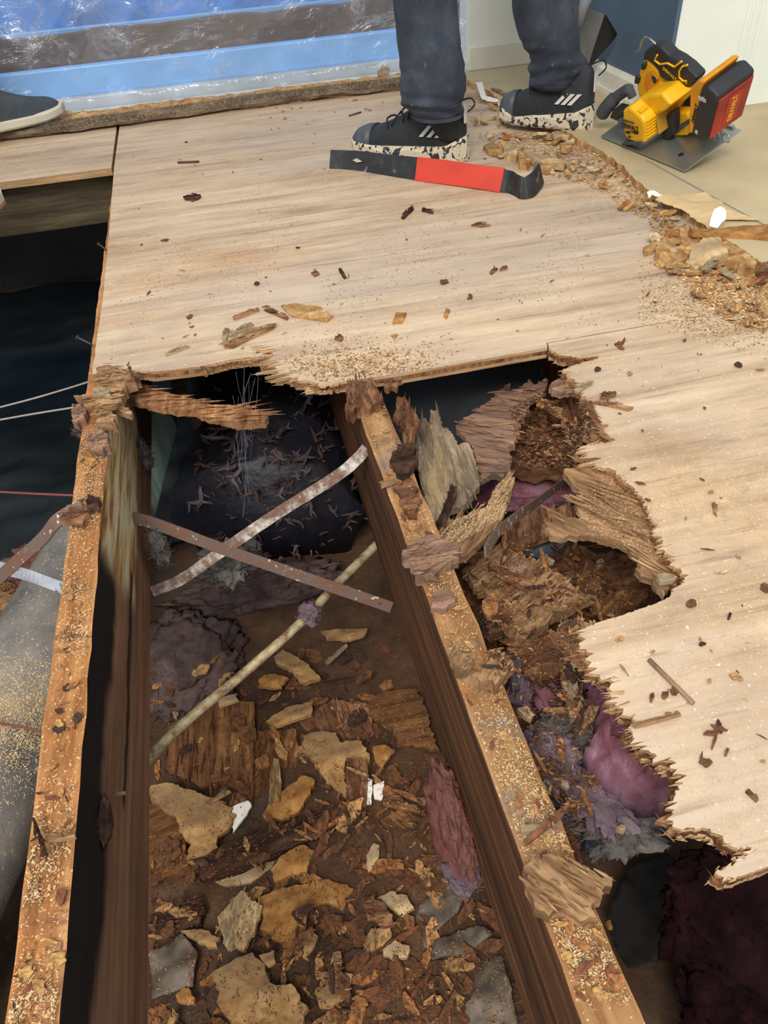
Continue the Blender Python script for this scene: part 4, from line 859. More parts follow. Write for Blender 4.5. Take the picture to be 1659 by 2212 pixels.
piece('plywood_fragment', C1((1010, 640), (1110, 610), (1180, 740), (1260, 700), (1400, 690), (1400, 740), (1330, 790), (1170, 830), (1100, 800), (1040, 720)), -.13, .014, GROUNDPLY, 'golden brown split slab at the bottom of the dark pocket', fr, (-.05, .1), jagA=.006, step=.004, grain=.6, ridge=.005)
piece('wood_chunk', C1((455, 860), (490, 785), (560, 810), (600, 850), (615, 900), (540, 925)), -.06, .02, ROT_DARK, 'dark ribbed wood block beside the joist top', 'wood chunk', (.1, 0), grain=1.3, ridge=.004)
piece('wood_chunk', C1((620, 550), (680, 520), (735, 560), (720, 600), (650, 600)), -.09, .01, PINKWOOD, 'small pinkish split block on the large brown slab', 'wood chunk')
piece('wood_sliver', C1((520, 560), (640, 580), (770, 660), (760, 690), (600, 620)), -.095, .01, ROT, 'long orange-brown splinter across the large brown slab', 'wood sliver', jagA=.003, grain=-.5)
piece('wood_sliver', C1((750, 680), (830, 700), (800, 716), (745, 700)), -.095, .008, ROT, 'short orange splinter at the end of the long one', 'wood sliver', jagA=.002)
piece('wood_sliver', C1((835, 770), (880, 765), (960, 790), (930, 800), (850, 790)), -.09, .008, ROT_TAN, 'small tan splinter with a nail hole on the brown slab', 'wood sliver', jagA=.001)
piece('wood_sliver', C1((815, 510), (850, 515), (890, 535), (880, 550), (820, 540)), -.10, .006, GREYWOOD, 'short grey splinter at the top of the brown slab', 'wood sliver', jagA=.001)
piece('wood_sliver', C1((870, 450), (890, 445), (985, 550), (975, 565)), -.10, .006, ROT_DARK, 'dark grey splinter pointing into the black pocket', 'wood sliver', jagA=.001, grain=-.8)
piece('wood_sliver', C1((925, 1180), (960, 1145), (1000, 1150), (1050, 1380), (1010, 1404), (975, 1400)), -.085, .01, GREYWOOD, 'upright grey sliver standing amid red-brown splinters', 'wood sliver', (0, .05), jagA=.002, grain=1.75, ridge=.003)
piece('wood_sliver', CR((655, 480), (690, 440), (740, 440), (720, 500), (640, 575), (608, 570)), -.09, .008, ROT_TAN, 'slanted tan sliver leaning on the upright grey one', 'wood sliver', jagA=.002, grain=.9)
piece('wood_sliver', CR((435, 300), (460, 300), (560, 400), (545, 415)), -.09, .006, ROT_DARK, 'thin brown stick crossing near the pink wisp', 'wood sliver', jagA=.001, grain=-.7)
piece('wood_sliver', CR((385, 735), (400, 732), (580, 875), (565, 888)), -.085, .006, GREYWOOD, 'thin greyish stick lying over the lilac tuft', 'wood sliver', jagA=.0008, grain=-.7)
piece('plywood_fragment', CR((260, 60), (420, 40), (640, 50), (700, 190), (740, 250), (700, 330), (560, 240), (420, 330), (330, 250), (250, 150)), -.13, .014, ROT, 'red-brown crumbling ply below the splintered floor edge', fr, (0, .05), jagA=.006, ridge=.005, noise_amp=.006)
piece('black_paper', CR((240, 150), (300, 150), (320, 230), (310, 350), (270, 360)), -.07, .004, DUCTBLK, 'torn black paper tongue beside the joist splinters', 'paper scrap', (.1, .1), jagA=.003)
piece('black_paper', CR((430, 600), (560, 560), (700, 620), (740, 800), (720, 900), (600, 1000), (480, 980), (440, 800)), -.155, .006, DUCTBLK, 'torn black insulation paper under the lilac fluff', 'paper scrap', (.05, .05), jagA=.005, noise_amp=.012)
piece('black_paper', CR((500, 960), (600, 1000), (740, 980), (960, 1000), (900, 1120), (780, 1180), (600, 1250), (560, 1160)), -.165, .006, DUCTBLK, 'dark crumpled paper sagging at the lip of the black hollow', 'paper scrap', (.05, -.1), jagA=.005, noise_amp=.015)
piece('particleboard_flake', CR((295, 455), (350, 440), (385, 480), (370, 512), (330, 490)), -.075, .008, PALEFLAKE, 'small pale yellow flake at the joist edge near the grey sliver', fk)
piece('particleboard_flake', CR((430, 850), (460, 835), (487, 860), (480, 900), (440, 890)), -.11, .008, PALEFLAKE, 'little yellow flake tucked under the thin greyish stick', fk)
piece('particleboard_flake', CR((835, 1095), (860, 1080), (888, 1090), (880, 1118), (850, 1112)), -.13, .008, PALEFLAKE, 'little yellow flake on the lip of the black hollow', fk)
piece('particleboard_flake', C1((1120, 540), (1150, 528), (1162, 545), (1130, 572)), -.15, .008, PALEFLAKE, 'little golden flake alone in the dark pocket', fk)
# shelf of rubble the pieces lie on
def shelf(name, px, z, mat, label, cat, amp=.02, tilt=(0, 0), th=.05):
    return tag(piece(name, px, z, th, mat, label, cat, tilt, jagA=.008, step=.012, noise_amp=amp, nf=20, ridge=.003, spacing=.007), label, cat, None, 'stuff')
shelf('packed_rubble', C1((200, 520), (420, 480), (700, 430), (960, 440), (1120, 470), (1350, 500), (1450, 760), (1300, 900), (1100, 860), (1020, 980), (1180, 1140), (1330, 1350), (1240, 1600), (900, 1800), (700, 1680), (560, 1300), (430, 950), (320, 700)), -.19, ROT, 'compacted rotten wood rubble filling the torn hole', 'rubble', .022)
shelf('packed_rubble', C6((1170, 560), (1250, 440), (1430, 500), (1560, 640), (1560, 800), (1440, 790), (1280, 770), (1130, 760)), -.14, ROT, 'dark rubble below the far torn corner of the floor', 'rubble', .02)
o = piece('brown_board', C6((1430, 430), (1560, 430), (1580, 700), (1540, 700), (1440, 560)), -.05, .014, ROT, 'smooth red-brown board on edge below the far torn corner', 'board', (.3, 0), jagA=.001, grain=1.4)
piece('wood_sliver', C6((1260, 420), (1285, 412), (1440, 510), (1425, 535)), -.06, .008, ROT_TAN, 'straight tan lath bridging the rubble at the far corner', 'lath', jagA=.001, grain=-.6)
piece('wood_sliver', C6((1425, 540), (1450, 540), (1535, 780), (1505, 790)), -.06, .008, ROT_TAN, 'narrow brown lath slanting down from the far corner', 'lath', jagA=.001, grain=-1.2)
piece('wood_sliver', C6((1470, 590), (1490, 580), (1560, 690), (1545, 800), (1515, 740)), -.05, .010, ROT, 'dark lath lying beside the slanting brown one', 'lath', jagA=.001, grain=-1.2)
piece('grey_board', C1((690, 480), (760, 425), (880, 400), (960, 440), (930, 480), (820, 500)), -.13, .01, DUCTGREY, 'blue-grey duct wrap patch showing at the mouth of the black pocket', 'duct wrap', jagA=.004)
# ------------------------------------------------------------------ broken wood on and around the joist tops
ck = 'wood chunk'
B7 = lambda *p: crop(1000, 1750, 2.517, p)
piece('plywood_remnant', B7((330, 300), (375, 240), (430, 235), (470, 228), (600, 290), (690, 320), (755, 362), (815, 358), (812, 410), (760, 430), (757, 480), (700, 510), (730, 580), (640, 600), (560, 540), (470, 572), (390, 520), (345, 410)), .016, .016, ROT_TAN,
      'ragged golden plywood remnant still nailed across the joist top', fr, (0, 0), jagA=.005, step=.004, grain=-.9, ridge=.004, noise_amp=.004)
piece('wood_sliver', B7((310, 90), (330, 82), (400, 85), (480, 85), (485, 108), (400, 115), (350, 120), (316, 124)), .008, .006, GREYWOOD, 'clean pale strip of wood lying on the joist near the plywood remnant', 'wood sliver', jagA=.0015)
piece('wood_chunk', C1((310, 1060), (370, 1030), (400, 1090), (480, 1170), (560, 1040), (620, 1040), (665, 1100), (560, 1230), (480, 1210), (420, 1160), (340, 1130)), .014, .018, ROT_TAN, 'jumble of split tan wood stuck on the joist top', ck, (0, 0), jagA=.005, step=.004, grain=.7, ridge=.005, noise_amp=.005)
piece('wood_chunk', C1((50, 480), (130, 400), (210, 400), (290, 440), (370, 470), (360, 520), (280, 550), (240, 620), (130, 620), (90, 540)), .014, .018, PINKWOOD, 'pinkish crumbled wood pad on the joist below the sawdust-dusted wedge', ck, (0, 0), jagA=.006, step=.004, ridge=.004, noise_amp=.006)
piece('wood_chunk', C1((205, 790), (240, 700), (330, 720), (340, 770), (270, 800)), .008, .010, PINKWOOD, 'flat pink-brown chip on the weathered joist', ck)
piece('wood_chunk', C6((175, 500), (190, 450), (185, 380), (200, 320), (260, 300), (340, 310), (360, 360), (395, 420), (385, 450), (300, 480), (260, 470), (215, 515)), .014, .02, ROT, 'splintered red-brown stump where the joist meets the back plywood', ck, jagA=.006, step=.004, grain=1.4, ridge=.005, noise_amp=.005)
piece('wood_sliver', C6((400, 310), (420, 300), (510, 315), (480, 325), (475, 370), (440, 350), (425, 375), (405, 370)), .008, .01, ROT, 'splinter cluster hanging off the cut plywood edge', 'wood sliver', jagA=.002)
piece('wood_sliver', C6((382, 935), (388, 915), (470, 885), (478, 898)), .008, .006, ROT_TAN, 'short tan splinter overhanging the weathered joist side', 'wood sliver', jagA=.0005)
piece('wood_chunk', C6((470, 850), (440, 780), (480, 700), (560, 690), (600, 780), (545, 860), (500, 870)), .012, .012, ROT_DARK, 'dark curled bark flakes heaped on the joist beside the pale plank', ck, jagA=.006, step=.004, noise_amp=.007)
piece('wood_chunk', C6((450, 930), (560, 900), (620, 1000), (590, 1100), (540, 1100), (500, 1000)), .008, .010, ROT, 'red-brown crumbling patch on the joist below the bark flakes', ck, jagA=.005, noise_amp=.006)
C7 = lambda *p: crop(0, 780, 3.5675, p)
piece('wood_chunk', C7((570, 270), (690, 285), (820, 300), (890, 340), (870, 350), (720, 310), (585, 290)), .034, .008, ROT_TAN, 'pointed tan splinter poking out over the dark pit', 'wood splinter', jagA=.001, grain=-.1)
piece('wood_chunk', C7((550, 420), (575, 350), (640, 332), (670, 400), (655, 440), (600, 485)), .010, .014, PINKWOOD, 'pale frayed chunk jutting from the joist over the pit', ck, (0, 0), jagA=.003)
piece('wood_chunk', C7((720, 220), (770, 200), (840, 215), (850, 260), (800, 285), (725, 275)), .036, .010, GREYWOOD, 'whitish flat chip on the rotten corner of the back plywood', ck, jagA=.002)
piece('wood_chunk', C7((720, 370), (850, 350), (870, 420), (900, 440), (890, 490), (860, 460), (740, 470), (715, 420)), .022, .016, ROT_TAN, 'layered tan chunk hanging off the rotten plywood corner', ck, jagA=.004, ridge=.004)
piece('wood_chunk', C7((860, 340), (900, 330), (1000, 380), (1018, 385), (1005, 415), (900, 375)), .015, .01, ROT_TAN, 'curved golden splinter pointing away from the rotten corner', 'wood splinter', jagA=.002, grain=-.4)
piece('wood_chunk', C7((730, 160), (740, 60), (850, 40), (1000, 80), (1065, 100), (1040, 140), (980, 160), (930, 280), (880, 340), (820, 300), (740, 290)), .026, .022, ROT_TAN, 'shattered tan plywood corner resting over the joist', fr, jagA=.006, step=.004, ridge=.006, noise_amp=.006)
piece('wood_sliver', C7((985, 40), (1005, 30), (1030, 120), (1010, 135)), .040, .006, ROT, 'small orange splinter standing on the shattered corner', 'wood splinter', jagA=.0005, grain=1.4)
piece('wood_chunk', C7((660, 640), (690, 560), (760, 520), (830, 560), (850, 650), (790, 700), (700, 690)), .008, .014, PINKWOOD, 'pinkish lump of rotten wood on the orange joist top', ck, jagA=.004, noise_amp=.007)
piece('wood_chunk', C7((620, 700), (700, 710), (740, 750), (710, 780), (650, 750)), .006, .008, ORFLAKE, 'orange fibrous flake on the orange joist top', ck, jagA=.003)
piece('wood_chunk', C7((470, 1180), (540, 1120), (620, 1130), (700, 1150), (690, 1190), (640, 1260), (560, 1240), (490, 1215)), .006, .014, ROT, 'clotted brown debris by the nail over the strap end', ck, jagA=.004, noise_amp=.007)
piece('wood_chunk', C7((660, 1100), (690, 1040), (760, 1050), (770, 1130), (700, 1150)), .005, .010, ROT_DARK, 'blackened crumbs on the joist beside the nailed strap', ck, jagA=.004, noise_amp=.006)
CL = lambda *p: crop(0, 1200, 2.185, p)
piece('wood_sliver', CL((200, 1345), (260, 1320), (350, 1310), (352, 1325), (270, 1342)), .008, .005, ROT_TAN, 'tan splinter projecting from the orange joist top', 'wood splinter', jagA=.0005)
piece('twig', CL((150, 1240), (162, 1238), (222, 1405), (212, 1418)), .010, .004, ROT_DARK, 'thin dark twig lying on the orange joist top', 'twig', jagA=.0005, grain=1.6)
piece('wood_sliver', CL((530, 1115), (590, 1110), (590, 1120), (530, 1128)), -.10, .004, ROT_TAN, 'tiny pale splinter caught on the dark joist side', 'wood splinter', jagA=.0005)
fluff('tar_blob', XP(226, 1775, AX1 + .002), (.006, .024, .016), ROT_DARK, 'black tar-like blob on the side of the mould-stained joist', 'tar blob', .6, 4)
piece('wood_chunk', crop(150, 600, 2.212, [(262, 500), (330, 498), (450, 545), (560, 575), (640, 590), (700, 610), (760, 600), (830, 620), (850, 605), (900, 640), (948, 662), (935, 688), (870, 690), (800, 697), (700, 672), (600, 640), (440, 620), (330, 590), (262, 570)]), -.012, .012, PLY_CORE,
      'long torn ply strip dangling into the middle bay from the rotten corner', 'ply strip', (.12, .05), jagA=.004, step=.003, grain=-.2, ridge=.004, noise_amp=.003)
# splintered veneer on the back sheet
C5 = lambda *p: crop(150, 600, 2.212, p)
zf = FT + .004
for P_, m, l, g in (([(1010, 130), (1080, 120), (1200, 140), (1260, 180), (1230, 205), (1130, 190), (1060, 180)], CRUMB, 'golden crumbly chip pile on the plywood above the notched edge', .0),
                    ([(930, 150), (950, 145), (1045, 185), (1040, 195)], ROT, 'dark brown splinter leaning on the golden chip pile', -.3),
                    ([(740, 330), (760, 300), (860, 250), (980, 222), (975, 238), (860, 290), (780, 330)], ROT_TAN, 'curved brown splinter fan on the plywood above the notch', .3),
                    ([(730, 270), (745, 240), (762, 240), (750, 298), (728, 295)], GREYWOOD, 'stubby grey splinter standing off the plywood above the notch', 1.2),
                    ([(755, 265), (870, 215), (880, 225), (765, 280)], GREYWOOD, 'slender grey splinter beside the stubby one', .4),
                    ([(455, 360), (560, 320), (570, 326), (462, 368)], GREYWOOD, 'lone slender splinter on the left part of the plywood', .3),
                    ([(780, 190), (900, 145), (905, 152), (790, 198)], ROT_TAN, 'thin tan splinter left of the golden chip pile', .3),
                    ([(1545, 215), (1560, 170), (1610, 165), (1590, 210)], ORFLAKE, 'orange flake alone on the middle of the plywood sheet', 0),
                    ([(1265, 290), (1290, 265), (1308, 280), (1300, 298)], ROT, 'small red-brown chip above the cut plywood edge', 0),
                    ([(625, 425), (640, 418), (660, 458), (645, 462)], ROT, 'small orange chip hanging over the torn plywood edge', 0)):
    piece('wood_splinter', C5(*P_), zf, .005, m, l, 'wood splinter', jagA=.0012, step=.004, grain=g, noise_amp=.002)
F2 = [('wood_splinter', crop(1150, 650, 3.159, [(462, 660), (480, 620), (570, 615), (572, 640), (530, 650), (520, 675)]), ROT, 'brown hook-shaped chip on the plywood beside the far torn corner'),
      ('wood_splinter', crop(1150, 650, 3.159, [(285, 605), (385, 540), (410, 560), (310, 625)]), GREYWOOD, 'stubby pale stick at the very lip of the far torn corner'),
      ('wood_splinter', crop(1150, 650, 3.159, [(410, 690), (490, 690), (690, 725), (660, 740), (480, 700)]), ROT_TAN, 'bright yellow splinter lying at the torn edge'),
      ('wood_splinter', crop(1150, 650, 3.159, [(560, 285), (600, 290), (630, 245), (635, 262), (612, 300), (630, 322), (600, 320)]), ROT, 'brown curl of bark where the two plywood sheets meet'),
      ('wood_splinter', crop(1150, 650, 3.159, [(1228, 1370), (1245, 1362), (1265, 1400), (1262, 1460), (1240, 1440)]), ROT_TAN, 'golden brown splinter standing alone amid the pale sawdust'),
      ('wood_splinter', crop(1150, 650, 3.159, [(1335, 2160), (1345, 2125), (1362, 2128), (1352, 2162)]), ROT_DARK, 'dark square chip on the right plywood sheet'),
      ('wood_splinter', CR((1540, 900), (1560, 895), (1612, 945), (1600, 955)), ROT, 'brown splinter on the plywood near the frame edge'),
      ('wood_splinter', CR((1085, 365), (1115, 362), (1120, 380), (1098, 396), (1083, 385)), ROT, 'round brown chip beside the big nail'),
      ('wood_splinter', CR((1020, 375), (1038, 365), (1042, 385), (1030, 415), (1018, 408)), ROT, 'narrow brown chip beside the round one'),
      ('wood_splinter', CR((930, 545), (1000, 515), (1180, 470), (1190, 485), (1020, 535), (940, 553)), ROT_TAN, 'long yellow splinter lifting from the torn floor edge'),
      ('wood_splinter', CR((1425, 705), (1435, 668), (1450, 672), (1440, 702)), ROT, 'oval brown chip on the right plywood sheet'),
      ('wood_splinter', CR((1310, 590), (1330, 575), (1400, 580), (1370, 595)), ROT, 'flat brown chip above the oval one'),
      ('wood_splinter', CR((1285, 98), (1300, 88), (1325, 96), (1300, 106)), ROT_DARK, 'tiny dark chip above the big nail'),
      ('wood_splinter', crop(1000, 240, 2.517, [(145, 870), (170, 850), (190, 855), (155, 882)]), ROT, 'small reddish chip in the middle of the back plywood'),
      ('wood_splinter', crop(1000, 240, 2.517, [(200, 855), (240, 845), (243, 851), (205, 862)]), ROT, 'reddish sliver next to the small chip mid-plywood'),
      ('wood_splinter', [(395, 424), (420, 420), (434, 424), (425, 430), (400, 430)], ROT_DARK, 'black charred sliver on the back plywood beside the faint ring'),
      ('wood_splinter', [(958, 680), (964, 665), (972, 668), (965, 686)], ORFLAKE, 'upright orange chip in the middle of the back plywood'),
      ('wood_splinter', [(866, 468), (890, 446), (894, 450), (872, 471)], ROT_DARK, 'dark stick on the back plywood below the pry bar'),
      ('wood_splinter', [(911, 450), (936, 455), (935, 459), (912, 454)], ROT_DARK, 'short dark stick next to the first below the pry bar'),
      ('wood_splinter', [(731, 580), (737, 579), (748, 597), (743, 600)], ROT_DARK, 'short grey stick in the centre of the back plywood'),
      ('wood_splinter', [(672, 588), (682, 583), (690, 590), (680, 595)], ROT, 'small curled chip left of the short grey stick'),
      ('wood_splinter', [(1018, 485), (1035, 480), (1060, 485), (1040, 488)], ROT, 'faint reddish sliver right of the back plywood middle')]
for n_, P_, m, l in F2: piece(n_, P_, FT + .004, .004, m, l, 'wood chip', jagA=.0008, step=.004, noise_amp=.0015)
# torn flap of lower plies along the right of the hole
piece('torn_ply_flap', crop(1150, 650, 3.159, [(85, 1510), (180, 1470), (330, 1465), (290, 1360), (330, 1320), (240, 1200), (210, 1170), (290, 1130), (420, 1110), (540, 1160), (640, 1250), (740, 1350), (780, 1500), (830, 1640), (930, 1800), (1000, 1880), (900, 2010), (820, 1900), (740, 1880), (720, 1760), (660, 1680), (540, 1630), (430, 1610), (330, 1590), (250, 1590), (130, 1600)]), .004, .010, ROT_TAN,
      'torn flap of splintered brown plies sagging from the floor edge into the hole', 'ply flap', (.04, .0), jagA=.006, step=.0035, grain=-.95, ridge=.005, noise_amp=.004)
piece('wood_chunk', crop(1150, 650, 3.159, [(115, 575), (140, 545), (240, 530), (310, 560), (290, 600), (180, 620)]), .002, .012, PINKWOOD, 'pinkish splintered clump at the far torn corner', ck, jagA=.003)
piece('wood_chunk', crop(1150, 650, 3.159, [(325, 890), (370, 850), (560, 800), (760, 890), (740, 920), (520, 965), (400, 970), (350, 930)]), .010, .010, ROT_TAN, 'layered yellow-brown ply tongue above the grey pointed floor tip', ck, jagA=.005, step=.003, ridge=.004)
piece('wood_sliver', crop(1150, 650, 3.159, [(365, 705), (385, 700), (440, 800), (510, 950), (495, 960), (420, 830)]), .022, .005, ROT, 'long red-brown splinter slanting along the torn edge', 'wood splinter', jagA=.001, grain=-1.1)
piece('wood_sliver', crop(1150, 650, 3.159, [(845, 1885), (900, 1865), (990, 1880), (960, 1905), (870, 1920)]), .024, .006, GREYWOOD, 'bright white split veneer chip at the near corner of the flap', 'wood chip', jagA=.001)
piece('wood_chunk', C1((890, 960), (920, 870), (960, 880), (1000, 860), (1110, 880), (1050, 950), (1000, 980), (1050, 1080), (1000, 1090), (940, 1010)), .0, .012, ROT_TAN, 'fringe of red-tan splinters under the pale floor tip', ck, jagA=.006, step=.003, grain=1.3, ridge=.004)
# ------------------------------------------------------------------ underlayment edge: chunks, torn paper
C2 = lambda *p: crop(1000, 240, 2.517, p)
pb = 'particleboard chunk'
piece('torn_paper', C2((1045, 478), (1100, 455), (1230, 445), (1320, 440), (1390, 480), (1440, 540), (1560, 575), (1620, 590), (1430, 590), (1410, 640), (1340, 640), (1290, 600), (1190, 530)), .040, .0015, PAPER, 'curled tan sheet of torn paper lying on the broken underlayment edge', 'torn paper', (.02, .03), jagA=.003, step=.006, noise_amp=.004, nf=12)
piece('white_scrap', C2((1365, 540), (1400, 525), (1432, 545), (1430, 580), (1385, 635), (1340, 620), (1345, 590)), .052, .002, WHITEP, 'crumpled white paper scrap on the curled tan paper', 'paper scrap', (.3, .3), jagA=.002, noise_amp=.006)
piece('white_scrap', C2((1000, 440), (1025, 430), (1098, 455), (1060, 460), (1030, 450), (1015, 470)), .044, .002, WHITEP, 'small white torn corner at the tip of the underlayment edge', 'paper scrap', (.2, .2), jagA=.001)
piece('particleboard_chunk', C2((1230, 640), (1400, 640), (1560, 620), (1750, 620), (1750, 690), (1560, 675), (1380, 665), (1250, 660)), .042, .010, ORFLAKE, 'long straight tan strip stuck out over the underlayment break', 'wood strip', jagA=.002)
piece('particleboard_chunk', C2((1050, 770), (1080, 690), (1150, 640), (1240, 640), (1300, 680), (1260, 740), (1210, 810), (1120, 830), (1060, 810)), .028, .018, CRUMB, 'broad tan crumbling chunk at the front of the underlayment rubble', pb, jagA=.006, noise_amp=.008)
piece('particleboard_chunk', C2((1215, 800), (1250, 740), (1330, 690), (1390, 670), (1420, 720), (1440, 780), (1330, 800), (1270, 850)), .046, .022, PALEFLAKE, 'tall arched tan chunk standing in the underlayment rubble', pb, (.1, .25), jagA=.005, noise_amp=.009)
piece('particleboard_chunk', C2((1400, 720), (1440, 700), (1520, 760), (1600, 810), (1590, 850), (1500, 840), (1430, 790)), .038, .02, CRUMB, 'dark-edged tan chunk below the torn underlayment lip', pb, jagA=.005, noise_amp=.007)
piece('particleboard_chunk', C2((1295, 925), (1330, 915), (1380, 935), (1350, 960), (1310, 955)), .028, .01, ORFLAKE, 'oval tan flake lying in the pale sawdust', pb, jagA=.003)
piece('particleboard_chunk', C2((1590, 1030), (1620, 960), (1750, 930), (1750, 1090), (1640, 1085)), .034, .02, CRUMB, 'large tan chunk at the frame edge above the plywood sheet', pb, jagA=.006, noise_amp=.008)
piece('particleboard_chunk', C2((1600, 850), (1700, 830), (1750, 900), (1700, 960), (1610, 930)), .032, .03, ROT, 'reddish brown crumbling mound under the torn underlayment lip', pb, jagA=.006, noise_amp=.009)
piece('particleboard_chunk', C2((1375, 1050), (1400, 1010), (1450, 1035), (1420, 1055)), .026, .008, ORFLAKE, 'little tan flake on the plywood near the frame edge chunk', pb, jagA=.002)
piece('wood_sliver', C2((1100, 845), (1110, 838), (1285, 870), (1280, 880)), .026, .003, PALEFLAKE, 'straight white splinter below the tan crumbling chunk', 'wood splinter', jagA=.0006)
piece('grey_strip', C2((1308, 860), (1385, 795), (1396, 810), (1325, 873)), .036, .003, GREYWOOD, 'flat grey strip lying in front of the arched tan chunk', 'wood strip', jagA=.0006)
piece('grey_strip', C2((1395, 850), (1440, 860), (1490, 895), (1475, 905), (1400, 870)), .034, .003, GREYWOOD, 'curled grey-green strip below the flat grey one', 'wood strip', jagA=.001)
piece('particleboard_chunk', C2((980, 745), (990, 770), (1030, 760), (1080, 710), (1110, 660), (1090, 640), (1060, 700)), .026, .012, CRUMB, 'narrow curved tan fragment leading to the underlayment rubble', pb, jagA=.003)
piece('particleboard_chunk', C2((390, 275), (405, 262), (440, 265), (495, 290), (470, 322), (440, 318), (395, 300)), .030, .010, FLAKE, 'flat tan chunk beside the hooked end of the pry bar', pb, jagA=.002)
piece('particleboard_chunk', C2((140, 215), (110, 190), (160, 165), (220, 210), (215, 235)), .030, .010, FLAKE, 'tan flat chunk beside the heel of the front shoe', pb, jagA=.003)
piece('particleboard_chunk', C2((330, 225), (360, 225), (470, 245), (560, 270), (550, 292), (470, 285), (370, 250)), .036, .014, PALEFLAKE, 'long yellowish chunk lying between the shoes', pb, jagA=.003)
piece('particleboard_chunk', C2((215, 190), (260, 170), (300, 210), (290, 245), (240, 240)), .034, .018, PALEFLAKE, 'knobbly yellowish lump between the two black shoes', pb, jagA=.004, noise_amp=.008)
piece('particleboard_chunk', C2((300, 225), (340, 215), (375, 250), (360, 285), (310, 280)), .034, .016, CRUMB, 'folded tan lump in front of the long yellowish chunk', pb, jagA=.004, noise_amp=.008)
piece('particleboard_chunk', C2((530, 180), (560, 170), (595, 185), (570, 205), (535, 200)), .034, .012, CRUMB, 'rounded tan lump beneath the back shoe', pb, jagA=.003)
piece('particleboard_chunk', C2((480, 120), (500, 108), (580, 125), (575, 138), (500, 135)), .036, .008, PALEFLAKE, 'flat pale chip touching the back shoe sole', pb, jagA=.003)
piece('torn_paper', [(1028, 178), (1040, 176), (1050, 205), (1085, 215), (1070, 222), (1040, 212)], .040, .0015, WHITEP, 'bent whitish scrap of flooring standing between the legs', 'torn paper', (.1, .2), jagA=.001, noise_amp=.004)
piece('wood_sliver', [(1060, 190), (1066, 190), (1102, 206), (1098, 209)], .04, .004, ROT_TAN, 'slim stick on the floor between the two legs', 'wood splinter', jagA=.0005)
piece('particleboard_chunk', [(750, 160), (765, 148), (800, 145), (790, 152), (765, 162)], .045, .006, ROT_TAN, 'curled brown peel on the plastic by the window sill', 'wood peel', (0, .4), jagA=.002)
piece('particleboard_chunk', [(815, 160), (825, 142), (842, 145), (835, 155), (842, 162), (825, 163)], .05, .006, ROT_TAN, 'brown forked peel on the plastic next to the leg', 'wood peel', (0, .4), jagA=.002)
# ------------------------------------------------------------------ small countable chips
def chip_proto(kind, seed, mat):
    r = random.Random(seed); n = 7
    if kind == 'sliver': L, Wd = 1.0, r.uniform(.10, .2)
    elif kind == 'flake': L, Wd = 1.0, r.uniform(.55, .9)
    else: L, Wd = 1.0, r.uniform(.3, .5)
    out = []
    for i in range(n): out.append((-L / 2 + L * i / (n - 1), -Wd / 2 * (1 - .75 * (abs(i / (n - 1) - .5) * 2) ** 2) * r.uniform(.6, 1.2)))
    for i in range(n): out.append((L / 2 - L * i / (n - 1) + r.uniform(-.04, .04), Wd / 2 * (1 - .75 * (abs(i / (n - 1) - .5) * 2) ** 2) * r.uniform(.6, 1.2)))
    cv = r.uniform(-.15, .25)
    o = slab('proto', out, lambda x, y: cv * (x * x) * 1.0, .10 if kind != 'flake' else .12, [mat], None, .13, .04, 3, False, True, seedv=seed)
    me = o.data; bpy.data.objects.remove(o); me.name = kind; return me
chipM = [ROT, ROT_TAN, ROT_DARK, FLAKE, ORFLAKE, GROUNDPLY, PALEFLAKE, CRUMB, GREYWOOD, PINKWOOD]
for m in chipM: pass
def smallwood(nm, base, amp=.2):
    m = plain(nm, base, .9, 0, .5, 60, amp, 5); return m
chM = {k: smallwood('chip_' + k, c, .3) for k, c in dict(red='#7d4c30', tan='#b88b58', dark='#463022', ochre='#c79a5c', pale='#dcc397', brown='#6d4728', orange='#a8703f').items()}
PR = {}
for k in chM:
    for kind in ('sliver', 'chip', 'flake'):
        PR[(k, kind)] = [chip_proto(kind, hash_, chM[k]) for hash_ in ((len(k) * 17 + len(kind) * 5), (len(k) * 31 + len(kind) * 3 + 1))]
def scatter(name, n, region, zf, label, cat, group, kinds, cols, smin, smax, tilt=.5, seed=1, flat_=1.0):
    r = random.Random(seed); xs = [p[0] for p in region]; ys = [p[1] for p in region]; c = 0; tries = 0; got = []
    while c < n and tries < n * 40:
        tries += 1
        x, y = r.uniform(min(xs), max(xs)), r.uniform(min(ys), max(ys))
        if not inpoly(x, y, region): continue
        p = zf(x, y)
        if p is None: continue
        got.append(p); c += 1
    for p in got:
        me = r.choice(PR[(r.choice(cols), r.choice(kinds))]); o = bpy.data.objects.new(name, me); COL.objects.link(o)
        s = smin * (smax / smin) ** (r.random() ** 1.6); o.scale = (s, s, s * flat_); o.location = p + Vector((0, 0, s * .05))
        o.rotation_euler = (r.uniform(-tilt, tilt), r.uniform(-tilt, tilt), r.uniform(0, 6.28)); tag(o, label, cat, group)
def onray(objs, lift=.002):
    def f(px, py):
        w = Vector(ray(px, py)).normalized(); best = None; o0 = Vector((0, 0, H))
        ok, loc, nr, i, ob, mt = sc.ray_cast(bpy.context.evaluated_depsgraph_get(), o0, w)
        if not ok: return None
        if objs and not any(ob.name.startswith(k) for k in objs): return None
        return loc + Vector((0, 0, lift))
    return f
bpy.context.view_layer.update()
mid = [(322, 1400), (900, 1380), (935, 1590), (1140, 2212), (1200, 2300), (322, 2300)]
HC = ['ground', 'brown_board', 'dark_timber', 'plywood_fragment', 'wood_sliver', 'dusky']
HV = ['ground', 'plywood_fragment', 'particleboard_flake', 'brown_board', 'dark_timber', 'wood_sliver', 'white_scrap', 'plastic_film', 'dusky', 'wood_chip', 'wood_flake', 'wood_litter']
